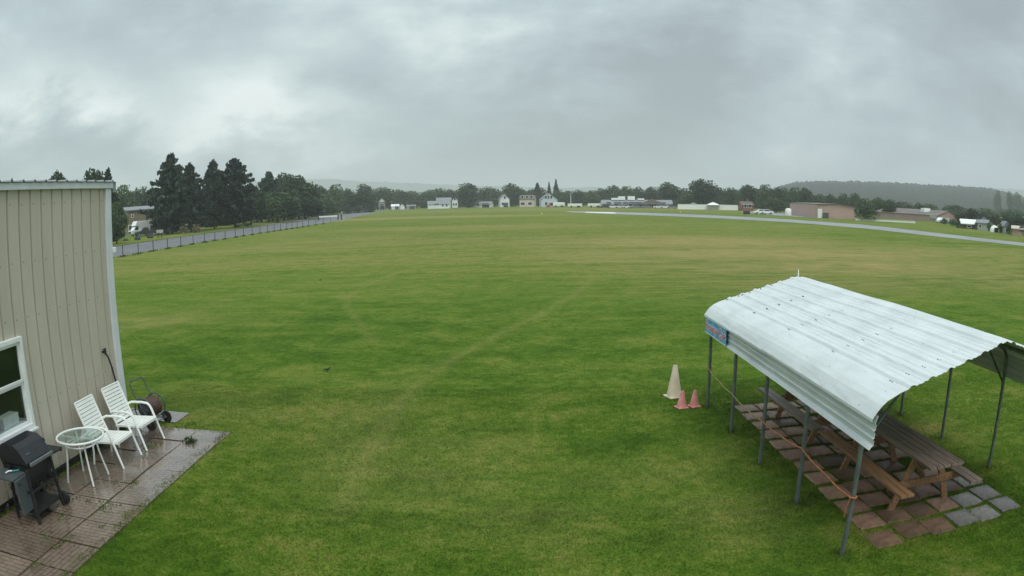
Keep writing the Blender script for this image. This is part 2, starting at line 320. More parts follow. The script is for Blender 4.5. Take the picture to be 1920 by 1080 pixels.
def paver_mat(name, cols, wet):
    m = bpy.data.materials.new(name); t = NT(m); MATS[name] = m
    v = t.coord('Object'); oi = t.n('ShaderNodeObjectInfo').outputs['Random']
    f = t.noise(v, 9, 6); c = t.mix(t.ramp(f, ((.3, 0.0), (.7, 1.0))), cols[0], cols[1]); c = t.mix(1.0, c, t.ramp(oi, ((0, .75), (1, 1.25))), 'MULTIPLY')
    t.put(t.p.inputs['Base Color'], c); w = t.noise(v, 3.2, 3); t.put(t.p.inputs['Roughness'], t.ramp(w, ((.35, wet), (.65, min(1, wet+.3)))))
    t.bump(t.noise(v, 60, 5), .25, .008); return m
paver_mat('paver_red', ((.20, .112, .080), (.36, .205, .145)), .4); paver_mat('paver_brown', ((.085, .050, .034), (.17, .098, .062)), .4); paver_mat('paver_grey', ((.105, .092, .085), (.19, .175, .17)), .3)
def roof_mat():
    m = bpy.data.materials.new('roof_white'); t = NT(m); MATS['roof_white'] = m; v = t.coord('Object')
    c = t.mix(t.ramp(t.noise(v, .9, 7, .6), ((.3, 0.0), (.7, 1.0))), (.55, .59, .59), (.66, .70, .70))
    c = t.mix(t.ramp(t.noise(t.coord('Object', (6, 1.2, 6)), 1.5, 5, .7), ((.45, 0.0), (.75, .42))), c, (.40, .42, .40))       # run-off stains
    c = t.mix(t.ramp(t.noise(v, 17, 3, .6), ((.69, 0.0), (.725, .7))), c, (.16, .15, .13))                                  # leaf specks
    t.put(t.p.inputs['Base Color'], c); t.put(t.p.inputs['Roughness'], t.ramp(t.noise(v, 2, 4), ((.3, .32), (.7, .55)))); t.bump(t.noise(v, 1.6, 3), .08, .03)
roof_mat()
def siding_mat():
    m = bpy.data.materials.new('siding'); t = NT(m); MATS['siding'] = m; v = t.coord('Object')
    g = t.n('ShaderNodeNewGeometry'); sp = t.n('ShaderNodeSeparateXYZ'); t.L.new(g.outputs['Position'], sp.inputs[0])
    c = t.mix(t.ramp(t.noise(t.coord('Object', (1, 1, .25)), 1.3, 6, .6), ((.3, 0.0), (.7, 1.0))), (.46, .412, .335), (.545, .492, .405))
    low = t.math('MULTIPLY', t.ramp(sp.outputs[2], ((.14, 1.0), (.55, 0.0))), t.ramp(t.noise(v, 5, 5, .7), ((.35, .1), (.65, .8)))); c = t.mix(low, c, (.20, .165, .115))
    c = t.mix(t.ramp(t.noise(t.coord('Object', (4, 7, .22)), 1.6, 5, .7), ((.55, 0.0), (.75, .25))), c, (.30, .28, .235))
    t.put(t.p.inputs['Base Color'], c); t.p.inputs['Roughness'].default_value = .45; t.bump(t.noise(v, 1.4, 3), .12, .03)
siding_mat()
def slab_mat():
    m = bpy.data.materials.new('patio_slab'); t = NT(m); MATS['patio_slab'] = m
    uv = t.n('ShaderNodeUVMap', uv_map='slab').outputs[0]; v = t.coord('Object')
    br = t.n('ShaderNodeTexBrick', offset=.5); t.L.new(uv, br.inputs[0]); br.inputs['Scale'].default_value = 1; br.inputs['Mortar Size'].default_value = .008; br.inputs['Mortar Smooth'].default_value = .25
    br.inputs['Brick Width'].default_value = .228; br.inputs['Row Height'].default_value = .0857
    va = t.n('ShaderNodeAttribute', attribute_name='var').outputs['Fac']
    f = t.noise(v, 2.2, 6, .62); c = t.mix(t.ramp(f, ((.3, 0.0), (.7, 1.0))), (.130, .092, .066), (.235, .170, .130)); c = t.mix(1.0, c, t.ramp(va, ((0, .8), (1, 1.2))), 'MULTIPLY')
    c = t.mix(t.ramp(t.noise(v, 1.1, 5, .7), ((.55, 0.0), (.75, .35))), c, (.075, .075, .035))          # green algae
    c = t.mix(t.math('MULTIPLY', br.outputs['Fac'], .7), c, (.030, .022, .016)); t.put(t.p.inputs['Base Color'], c)
    w = t.noise(v, 1.7, 4, .6); t.put(t.p.inputs['Roughness'], t.ramp(w, ((.35, .10), (.62, .30)))); t.p.inputs['Specular IOR Level'].default_value = 1.0; t.put(t.p.inputs['Coat Weight'], t.ramp(w, ((.35, .85), (.75, .35)))); t.p.inputs['Coat Roughness'].default_value = .14; t.p.inputs['Coat IOR'].default_value = 1.6
    t.bump(t.math('ADD', t.math('MULTIPLY', br.outputs['Fac'], -.8), t.math('MULTIPLY', t.noise(v, 45, 4), .25)), .42, .010); t.L.new(t.p.inputs['Normal'].links[0].from_socket, t.p.inputs['Coat Normal'])
    return m
slab_mat()

# ------------------------------------------------------------------ ground
def ground_sheet():
    def lines(segs):
        out = []
        for a, b, st in segs: out += list(np.arange(a, b, st))
        return np.array(out+[segs[-1][1]])
    X = lines([(-7000, -1000, 600), (-1000, -200, 40), (-200, -40, 4), (-40, -9, .6), (-9, 14, .18), (14, 50, .6), (50, 220, 4), (220, 1000, 40), (1000, 7000, 600)])
    Y = lines([(-3000, -100, 290), (-100, 0, 10), (0, 30, .2), (30, 75, .5), (75, 220, 2), (220, 500, 8), (500, 1400, 60), (1400, 8000, 600)])
    gx, gy = np.meshgrid(X, Y); n, mm = gx.shape; x, y = gx.ravel(), gy.ravel()
    idx = np.arange(n*mm).reshape(n, mm); fc = np.stack([idx[:-1, :-1], idx[:-1, 1:], idx[1:, 1:], idx[1:, :-1]], -1).reshape(-1, 4)
    z = np.zeros_like(x)
    o = np_mesh('lawn', np.stack([x, y, z], 1), fc, GRASS, {'wear': ('POINT', wear(x, y)), 'dry': ('POINT', dry(x, y)), 'far': ('POINT', np.clip((y-14)/30, 0, 1))})
    tag(o, kind='structure')
ground_sheet()
def strip(name, left, right, m, z, kind='structure'):
    b = MB(); n = len(left); b.add([(p[0], p[1], z) for p in left]+[(p[0], p[1], z) for p in right], [(i, i+1, n+i+1, n+i) for i in range(n-1)])
    for k, f in enumerate(b.f):
        a, q, c = (Vector(b.v[j]) for j in f[:3])
        if (q-a).cross(c-q).z < 0: b.f[k] = tuple(reversed(f))
    return tag(b.build(name, m), kind=kind)
strip('road', [(-57.5, 30), (-57.2, 86), (-56.4, 101), (-55.4, 119), (-57, 153), (-62, 200), (-66, 256), (-72, 330)], [(-40.6, 30), (-40.6, 86), (-40.8, 101), (-41, 119), (-41.6, 150), (-44, 185), (-50, 230), (-60, 330)], 'asphalt', .004)
rup = [(1059, 396), (1165, 397.7), (1340, 403.8), (1476, 411.3), (1620, 421.5), (1717, 432.3), (1833, 446), (1920, 455.5)]
rlo = [(1072, 398.2), (1165, 401.8), (1340, 409), (1476, 416.3), (1620, 428), (1717, 439), (1833, 451.7), (1920, 461)]
_u = [ground(*p).xy[:] for p in rup]; _l = [ground(*p).xy[:] for p in rlo]
def ext(q): return q+[(q[-1][0]+(q[-1][0]-q[-2][0])*6, q[-1][1]+(q[-1][1]-q[-2][1])*6)]
strip('taxiway', ext(_u), ext(_l), 'runway', .004)
strip('runway_marking', [ground(*p).xy[:] for p in ((1096, 397.4), (1130, 397.8), (1152, 398.3))], [ground(*p).xy[:] for p in ((1100, 398.8), (1130, 399.6), (1156, 400.2))], 'white_wall', .008)
strip('apron', [ground(*p).xy[:] for p in ((1385, 396.5), (1440, 397.5), (1480, 400), (1530, 406))], [ground(*p).xy[:] for p in ((1420, 401), (1460, 404), (1500, 406.5), (1535, 408.5))], 'runway', .004)

# hills on the horizon
def hills():
    m = bpy.data.materials.new('forested_hill'); t = NT(m); MATS['hill'] = m
    v = t.coord('Object'); f = t.noise(v, .02, 6, .7); t.put(t.p.inputs['Base Color'], t.ramp(f, ((.3, (.018, .026, .019)), (.55, (.030, .040, .028)), (.8, (.046, .056, .036))))); t.p.inputs['Roughness'].default_value = .95; t.p.inputs['Specular IOR Level'].default_value = 0
    t.bump(t.noise(v, .06, 5), 1.0, 6)
    def ridge(name, D, depth, prof, rough, step):
        # prof: (photo px, skyline py) ; a ridge line at distance D with a slope on both sides
        xs = np.arange(prof[0][0], prof[-1][0]+1, step); ys = np.interp(xs, [p[0] for p in prof], [p[1] for p in prof])
        A = np.array([az(a, b) for a, b in zip(xs, ys)]); Z = np.array([top_z(a, b, D) for a, b in zip(xs, ys)])
        ts = np.concatenate([np.linspace(-1, 0, 26), np.linspace(0, 1, 8)[1:]]); V = []
        r = np.random.default_rng(int(D))
        for t_ in ts:
            d = D + t_*depth; shape = math.cos(t_*PI/2)**1.3
            z = Z*shape + r.normal(0, rough, len(xs))*(.4+.6*shape)*(1 if abs(t_) < .98 else 0) - (1.0 if abs(t_) > .98 else 0)
            V.append(np.stack([np.sin(A)*d, np.cos(A)*d, z], 1))
        n, mm = len(ts), len(xs); idx = np.arange(n*mm).reshape(n, mm); fc = np.stack([idx[:-1, :-1], idx[:-1, 1:], idx[1:, 1:], idx[1:, :-1]], -1).reshape(-1, 4)
        tag(np_mesh(name, np.concatenate(V), fc, 'hill', smooth=True), kind='structure')
    ridge('near_hill', 1650, 900, [(1330, 384), (1380, 372), (1430, 362), (1465, 350), (1490, 344.5), (1530, 342.5), (1600, 342.5), (1660, 344.5), (1720, 348), (1780, 351), (1850, 355), (1880, 361), (1920, 372), (1990, 384), (2060, 398)], 1.6, 3)
    ridge('far_hill', 4600, 900, [(330, 352), (450, 342), (560, 337), (620, 336.5), (680, 341), (760, 344), (840, 347), (900, 349), (980, 351), (1060, 353), (1110, 351), (1160, 354), (1300, 358), (1500, 356), (1640, 352), (1780, 349), (1900, 356), (1990, 362), (2100, 372)], 3, 4)
hills()

# ------------------------------------------------------------------ building on the left
def building():
    WX, Y0, Y1, ZB, ZT = -7.1, -9.0, 10.58, .15, 4.41
    B = thing('metal_building', 'tan ribbed metal building with white corner trim and a white window', 'building', (WX, Y1, 0))
    def loc(x, y, z): return (x-WX, y-Y1, z)
    wy0, wy1, wz0, wz1 = 6.45, 7.58, .96, 2.32
    # ribbed siding as a profile in y, with the window cut out
    ribs = [y for y in np.arange(10.22, Y0+.3, -.303)]
    pts = [(Y1, 0)]
    for y in ribs: pts += [(y+.024, 0), (y+.014, -.03), (y-.014, -.03), (y-.022, 0), (y-.026, .006), (y-.05, 0)]
    pts.append((Y0, 0)); b = MB()
    def panel(p, z0, z1):
        n = len(p); b.add([loc(WX+d, y, z0) for y, d in p]+[loc(WX+d, y, z1) for y, d in p], [(i, i+1, n+i+1, n+i) for i in range(n-1)])
    def clip(lo, hi):
        ys = [q[0] for q in pts]; out = []
        f = lambda y: float(np.interp(-y, [-q for q in ys], [q[1] for q in pts]))
        out = [(hi, f(hi))]+[q for q in pts if lo < q[0] < hi]+[(lo, f(lo))]; return out
    panel(clip(wy1, Y1), ZB, ZT+.05); panel(clip(Y0, wy0), ZB, ZT+.05); panel(clip(wy0, wy1), ZB, wz0); panel(clip(wy0, wy1), wz1, ZT+.05)
    b.box(loc(WX-4.95, Y1-.03, (ZB+ZT)/2), (9.7, .04, ZT-ZB)).box(loc(WX-9.9, (Y0+Y1)/2, 2.2), (.05, Y1-Y0, 4.3)).box(loc(WX-4.95, Y0, 2.2), (9.8, .05, 4.3))
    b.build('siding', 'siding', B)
    fs = MB()
    for y in ribs[:30]:
        for z in (.35, 1.25, 2.55, 3.35, 4.2):
            if not (wy0-.1 < y+.06 < wy1+.1 and wz0-.1 < z < wz1+.1): fs.box(loc(WX+.004, y+.075, z+random.uniform(-.01, .01)), (.008, .014, .014))
    tag(fs.build('fasteners', 'galv_dark', B), kind='stuff')
    d = MB(); d.box(loc(WX-3.0, 7, .25), (5.6, 4.5, .02)).box(loc(WX-3.0, 7, 3.2), (5.6, 4.5, .02)).box(loc(WX-3.2, 7, 1.7), (.02, 4.4, 3)).box(loc(WX-1.7, 5.2, 1.7), (3.2, .02, 3)).box(loc(WX-1.7, 9.0, 1.7), (3.2, .02, 3)); d.build('interior', 'dark_void', B)
    f = MB(); f.box(loc(WX-4.98, (Y0+Y1)/2, .075), (9.8, Y1-Y0-.1, .15)); f.build('foundation', 'foundation', B)
    t = MB(); t.box(loc(WX+.018, Y1-.088, (ZB+ZT)/2), (.044, .19, ZT-ZB)).box(loc(WX-.05, Y1+.012, (ZB+ZT)/2), (.16, .03, ZT-ZB)); t.build('corner_trim', 'white_trim', B, bevel=.006)
    e = MB(); e.box(loc(WX+.03, (Y0+Y1)/2+.02, ZT+.055), (.075, Y1-Y0+.05, .11)); e.build('eave_trim', 'white_trim', B, bevel=.005)
    r2 = MB(); r2.prism([loc(WX+.06, Y1+.05, 4.34), loc(WX+.06, Y1+.05, 4.52), loc(WX-4.9, Y1+.05, 4.64), loc(WX-4.9, Y1+.05, 4.46)], (0, .10, 0)); r2.build('rake_trim', 'grey_roof_metal', B)
    # roof sheet: ribs run up the slope, their ends show along the eave
    prof = [(Y1+.16, 0)]
    for y in np.arange(Y1+.02, Y0, -.305): prof += [(y, 0), (y-.02, .03), (y-.045, .03), (y-.065, 0)]
    prof.append((Y0-.1, 0)); n = len(prof); r = MB(); x0, z0, x1, z1 = WX+.10, 4.525, WX-4.9, 4.70
    for dz in (0, -.006): r.add([loc(x0, y, z0+h+dz) for y, h in prof]+[loc(x1, y, z1+h+dz) for y, h in prof], [(i, i+1, n+i+1, n+i) if dz == 0 else (n+i, n+i+1, i+1, i) for i in range(n-1)])
    r.add([loc(x1, Y1+.16, z1), loc(x1, Y0, z1), loc(x1-5.0, Y0, z0), loc(x1-5.0, Y1+.16, z0)], [(0, 1, 2, 3)]); r.build('roof', 'grey_roof_metal', B)
    s = MB(); s.box(loc(WX+.05, Y1+.04, 3.31), (.07, .06, .10)); s.build('bracket', 'window_white', B, bevel=.01)
    # window
    w = MB(); yc, zc = (wy0+wy1)/2, (wz0+wz1)/2
    for yy in (wy0+.035, wy1-.035): w.box(loc(WX+.03, yy, zc), (.09, .07, wz1-wz0))
    for zq in (wz0+.035, wz1-.035): w.box(loc(WX+.03, yc, zq), (.088, wy1-wy0-.14, .07))
    win = w.build('window', 'window_white', B, bevel=.006)
    q = MB(); zm = 1.66
    for za, zb, dx in ((zm, wz1-.07, .02), (wz0+.07, zm, -.005)):
        for yy in (wy0+.09, wy1-.09): q.box(loc(WX+dx, yy, (za+zb)/2), (.035, .04, zb-za))
        for zq in (za+.022, zb-.022): q.box(loc(WX+dx, yc, zq), (.034, wy1-wy0-.22, .044))
    q.build('sash', 'window_white', win, bevel=.004)
    g = MB(); g.box(loc(WX+.012, yc, (zm+wz1)/2), (.006, wy1-wy0-.2, wz1-zm-.12)).box(loc(WX-.012, yc, (zm+wz0)/2), (.006, wy1-wy0-.2, zm-wz0-.12)); g.build('pane', 'pane_glass', win)
    k = MB(); k.box(loc(WX+.05, yc, wz0-.02), (.12, wy1-wy0+.06, .035)); k.build('sill', 'window_white', win, bevel=.006)
    bx = thing('cardboard_box', 'white cardboard box lying on the inner sill behind the window pane', 'box', (WX-.17, 7.13, 1.075), .05)
    MB().box((0, 0, .075), (.20, .42, .15)).build('carton', 'card', bx, bevel=.004); MB().box((0, 0, .155), (.21, .43, .012)).build('lid', 'window_white', bx, bevel=.003)
    sl = MB(); sl.box(loc(WX-.2, yc, 1.055), (.34, wy1-wy0, .03)); sl.build('inner_sill', 'card', B)
    # faucet and its black supply hose
    fa = thing('wall_faucet', 'black wall faucet with a black supply hose hanging beside the corner', 'faucet', (WX, 9.98, 1.60))
    MB().tube([(.0, 0, 0), (.09, 0, 0)], .022).tube([(.07, 0, -.05), (.07, 0, .05)], .02).build('spigot', 'black_metal', fa, smooth=True)
    MB().tube([(.06, -.05, .05), (.06, .05, .05)], .012).build('handle', 'black_metal', fa, smooth=True)
    MB().tube([(.07, 0, -.02), (.09, .05, -.10), (.10, .12, -.30), (.10, .19, -.58), (.09, .25, -.85), (.12, .32, -1.2), (.2, .5, -1.42), (.34, .72, -1.42), (.40, .86, -1.25)], .017).build('hose', 'rubber', fa, smooth=True)
building()

# ------------------------------------------------------------------ patio
def patio():
    V, Fc, UV, VAR = [], [], [], []
    def slab(x0, x1, y0, y1, rot):
        g = .009; dz = random.uniform(-.006, .006); tx, ty = random.uniform(-.006, .006), random.uniform(-.006, .006)
        x0 += g; x1 -= g; y0 += g; y1 -= g; o = len(V); zt = .022
        for (x, y, s) in ((x0, y0, -1), (x1, y0, -1), (x1, y1, 1), (x0, y1, 1)): V.append((x, y, zt+dz+(tx if x == x1 else -tx)+ty*s))
        for (x, y) in ((x0, y0), (x1, y0), (x1, y1), (x0, y1)): V.append((x, y, -.03))
        r = random.random()
        for f in ((0, 1, 2, 3), (4, 5, 1, 0), (5, 6, 2, 1), (6, 7, 3, 2), (7, 4, 0, 3)):
            Fc.append(tuple(i+o for i in f)); VAR.append(r)
            for i in f: q = V[i+o]; UV.append((q[0]-x0, q[1]-y0) if not rot else (q[1]-y0, q[0]-x0))
    P = .685; y = 10.85
    k = 0
    while y > -1.5:
        for c in range(3):
            x1 = -4.98-c*P; rot = (k*3+c) % 5 in (1, 4) if k > 5 else False
            slab(x1-P, x1, y-P, y, rot)
        y -= P; k += 1
    slab(-7.0, -6.32, 11.14, 11.82, False); slab(-7.69, -7.01, 11.14, 11.82, False); slab(-8.38, -7.70, 11.14, 11.82, True)
    me = bpy.data.meshes.new('patio'); me.from_pydata(V, [], Fc); uv = me.uv_layers.new(name='slab'); uv.data.foreach_set('uv', [c for q in UV for c in q])
    a = me.attributes.new('var', 'FLOAT', 'FACE'); a.data.foreach_set('value', VAR); me.materials.append(MATS['patio_slab']); o = bpy.data.objects.new('patio', me); COL.objects.link(o); tag(o, kind='structure')
    s = MB(); s.box((-6.06, 4.65, -.03), (2.08, 12.3, .05)); tag(s.build('bedding_soil', 'foundation'), kind='structure')
patio()

# ------------------------------------------------------------------ grass blades, weeds
PAVERS = []   # (cx, cy, size) filled below, then used to keep blades off
def build_blades():
    r = np.random.default_rng(5); xs, ys, den = [], [], []
    zones = [((-5.6, 9.5), (3.4, 8), 3600, 1.0), ((-7.5, 13), (8, 14), 1800, 1.1), ((-13, 20), (14, 26), 420, 1.45)]
    X, Y, S = [], [], []
    for (a, b), (c, d), n, s in zones:
        k = int((b-a)*(d-c)*n); X.append(r.uniform(a, b, k)); Y.append(r.uniform(c, d, k)); S.append(np.full(k, s))
    x, y, s = np.concatenate(X), np.concatenate(Y), np.concatenate(S)
    edge = -5.13+.05*np.sin(y*5.1)+.035*np.sin(y*13.7+1)+r.normal(0, .03, len(x))
    ok = ~((x < edge) & (y < 10.80+r.normal(0, .03, len(x)))) & ~((x < -7.0) & (y < 10.7)) & ~((x < -6.36) & (x > -8.4) & (y > 11.17) & (y < 11.79)) & (np.hypot(x, y) > 3)
    ok &= (np.abs(np.arctan2(x, y)) < .92); ok &= r.random(len(x)) < np.clip((27-np.hypot(x, y))/13, 0, 1)
    for cx, cy, sz, rz in PAVERS:
        c, sn = math.cos(rz), math.sin(rz); u = (x-cx)*c+(y-cy)*sn; v = -(x-cx)*sn+(y-cy)*c
        hb = sz/2-.055; ok &= ~((np.abs(u) < hb+r.normal(0, .035, len(x))) & (np.abs(v) < hb+r.normal(0, .035, len(x))))
    x, y, s = x[ok], y[ok], s[ok]; n = len(x); zb = np.where((x < -4.97) & (y < 10.9), .018, -.002)
    tall = ((x > 3.9) & (x < 7.0) & (y > 5.9) & (y < 12.3)).astype(float)
    fr = np.zeros(n)
    for px_ in (3.64, 7.24):
        for i in range(5): fr = np.maximum(fr, np.exp(-((x-px_)**2+(y-6.1-1.53*i)**2)/.03))
    fr = np.maximum(fr, .35*np.exp(-((x+5.05)/.09)**2)*(y < 10.9))
    h = r.uniform(.012, .032, n)*(1+1.6*tall*r.random(n)**2+3.0*fr*r.random(n))*np.sqrt(s); w = r.uniform(.0026, .0048, n)*s*1.2; a = r.uniform(0, 2*PI, n); lean = r.uniform(.15, 1.0, n); la = r.uniform(0, 2*PI, n)
    ca, sa = np.cos(a)*w, np.sin(a)*w; V = np.empty((n, 3, 3), np.float32)
    V[:, 0] = np.stack([x-ca, y-sa, zb], 1); V[:, 1] = np.stack([x+ca, y+sa, zb], 1); V[:, 2] = np.stack([x+np.cos(la)*lean*h, y+np.sin(la)*lean*h, zb+h*np.sqrt(1-.4*lean**2)], 1)
    Ng = np.cross(V[:, 1]-V[:, 0], V[:, 2]-V[:, 0]); flip = (Ng*(np.array([0, 0, CH], np.float32)-V[:, 0])).sum(1) < 0; V[flip] = V[flip][:, [1, 0, 2]]
    rep = lambda q: np.repeat(q, 3)
    o = np_mesh('short_grass', V.reshape(-1, 3), np.arange(n*3).reshape(n, 3), BLADE, {'wear': ('POINT', rep(wear(x, y))), 'dry': ('POINT', rep(dry(x, y))), 'far': ('POINT', rep(np.clip((y-14)/30, 0, 1))), 'var': ('FACE', r.random(n))})
    nn = r.normal(0, .22, (n, 3)); nn[:, 2] = 1; nn /= np.linalg.norm(nn, axis=1)[:, None]; o.data.normals_split_custom_set_from_vertices(np.repeat(nn, 3, 0).astype(np.float32))
    tag(o, 'mown green grass blades covering the lawn', 'grass', kind='stuff')
def leaf_quads(C, size, r, elong=1.0, out=None, outw=0.0):
    n = len(C); N = r.normal(size=(n, 3)); 
    if out is not None: N = N*(1-outw)+out*outw*2
    N /= np.linalg.norm(N, axis=1)[:, None]+1e-9; T = np.cross(N, r.normal(size=(n, 3))); T /= np.linalg.norm(T, axis=1)[:, None]+1e-9; B = np.cross(N, T)
    sz = (size*r.uniform(.6, 1.4, n))[:, None]; T = T*sz*elong; B = B*sz
    V = np.stack([C-T-B*.4, C-T*.1-B, C+T+B*.3, C+T*.1+B], 1).reshape(-1, 3); return V, np.arange(n*4).reshape(n, 4)
def weeds():
    r = np.random.default_rng(3); C = []
    for px, py, s, k in [(112, 965, .13, 130), (85, 1000, .12, 80), (130, 1010, .12, 90), (108, 1022, .05, 30), (200, 945, .10, 70), (190, 952, .07, 30), (240, 908, .08, 40), (252, 898, .06, 30), (205, 902, .10, 40), (140, 932, .12, 70), (165, 940, .05, 25), (283, 833, .10, 60), (272, 838, .08, 50), (270, 855, .08, 50), (300, 828, .05, 25), (70, 1055, .1, 30), (30, 1040, .1, 20), (345, 795, .12, 50), (358, 793, .05, 20), (330, 800, .08, 35), (232, 868, .08, 35), (195, 985, .04, 14)]:
        g = ground(px, py, .04); k = int(k*.8); C.append(np.stack([r.normal(g.x, s, k), r.normal(g.y, s, k), np.abs(r.normal(.022, .012, k))], 1))
    C = np.concatenate(C); V, Fq = leaf_quads(C, .012, r, 1.8); tag(np_mesh('patio_weeds', V, Fq, 'leaf_weed', {'var': ('FACE', r.random(len(Fq)))}), 'low green weeds growing in the patio joints', 'weeds', kind='stuff')
    g = ground(357, 828, .04); C = np.stack([r.normal(g.x, .06, 60), r.normal(g.y, .05, 60), np.abs(r.normal(.05, .02, 60))], 1); V, Fq = leaf_quads(C, .022, r, 1.8)
    tag(np_mesh('fallen_twig', V, Fq, 'leaf_dark', {'var': ('FACE', r.random(len(Fq)))}), 'small leafy twig lying on the pale corner slab of the patio', 'twig')
    r2 = np.random.default_rng(8); C = []
    for y in np.arange(5.6, 10.5, .05): C.append((r2.normal(-7.03, .035), y, abs(r2.normal(.05, .03))))
    V, Fq = leaf_quads(np.array(C), .035, r2, 1.4); tag(np_mesh('leaf_litter', V, Fq, 'foundation'), 'dark leaf litter along the foot of the metal building', 'litter', kind='stuff')
weeds()

# ------------------------------------------------------------------ patio furniture
def chair():
    # local: faces +x, origin on the floor below the seat centre
    t = thing('patio_chair', 'white slatted patio chair nearer the glass table', 'chair', (-6.50, 8.96, .03), 0, 'white slatted chairs on the patio')
    W2 = .325
    def slats(p0, p1, n, wdt, gap, bow=0):
        b = MB(); p0, p1 = Vector(p0), Vector(p1)
        for i in range(n):
            a = p0.lerp(p1, (i+gap)/n); c = p0.lerp(p1, (i+1-gap)/n)
            nrm = Vector((p1.z-p0.z, 0, p0.x-p1.x)).normalized()
            b.bar(a.lerp(c, .5)+Vector((0, -wdt, 0)), a.lerp(c, .5)+Vector((0, wdt, 0)), (c-a).length, .014, up=nrm)
        return b
    seat = slats((.30, 0, .415), (-.22, 0, .385), 6, W2-.045, .085); seat.bar((.325, -W2+.045, .395), (.325, W2-.045, .395), .035, .05)
    for s in (-1, 1): seat.bar((.31, s*(W2-.035), .402), (-.24, s*(W2-.035), .375), .03, .035)
    seat.build('seat', 'plastic_white', t, bevel=.004)
    bk = slats((-.235, 0, .40), (-.445, 0, .985), 10, W2-.05, .095)
    for s in (-1, 1): bk.tube([(-.20, s*(W2-.035), .36), (-.30, s*(W2-.035), .60), (-.455, s*(W2-.035), 1.0)], .018)
    bk.tube([(-.455, -W2+.035, 1.0), (-.455, W2-.035, 1.0)], .016); bk.build('backrest', 'plastic_white', t, bevel=.003)
    for s in (-1, 1):
        y = s*W2
        MB().tube([(-.30, y-.02*s, .60), (-.22, y, .635), (.02, y, .645), (.14, y, .635), (.19, y, .60)], .022, 10).build('armrest', 'plastic_white', t, smooth=True)
        MB().tube([(.19, y, .60), (.225, y, .54), (.30, y, .33), (.41, y+.01*s, .0)], [.022, .022, .02, .018], 10).build('leg', 'plastic_white', t, smooth=True)
        MB().tube([(-.19, y-.03*s, .38), (-.20, y-.02*s, .2), (-.235, y-.01*s, .0)], .018, 10).build('leg', 'plastic_white', t, smooth=True)
    return t
c1 = chair(); c2 = copy_tree(c1, label='white slatted patio chair beside the hose reel'); c2.location = (-6.50, 9.86, .03); c2.rotation_euler = (0, 0, -.03); c1.rotation_euler = (0, 0, .02)
def table():
    t = thing('round_table', 'round white metal side table with a clear glass top', 'table', (-6.47, 8.05, .03), .05)
    zt, R = .69, .415
    b = MB(); n = 40; b.tube([(R*math.cos(2*PI*k/n), R*math.sin(2*PI*k/n), zt) for k in range(n)], .019, 10, True)
    b.build('rim', 'table_white', t, smooth=True)
    MB().lathe([(R-.01, zt-.004), (R-.01, zt+.004)], n=40).build('glass_top', 'table_glass', t)
    u = MB(); u.tube([(.27*math.cos(2*PI*k/n), .27*math.sin(2*PI*k/n), zt-.11) for k in range(n)], .013, 8, True)
    u.bar((-R+.02, 0, zt-.03), (R-.02, 0, zt-.03), .03, .02).bar((0, -R+.02, zt-.031), (0, R-.02, zt-.031), .03, .02); u.build('frame', 'table_white', t, smooth=False)
    for k in range(4):
        a = PI/4+k*PI/2; c, s = math.cos(a), math.sin(a)
        MB().tube([(r*c, r*s, z) for r, z in ((.36, zt-.03), (.30, zt-.05), (.272, zt-.13), (.29, zt-.28), (.325, zt-.45), (.36, zt-.60), (.375, 0))], .016, 8).build('leg', 'table_white', t, smooth=True)
table()
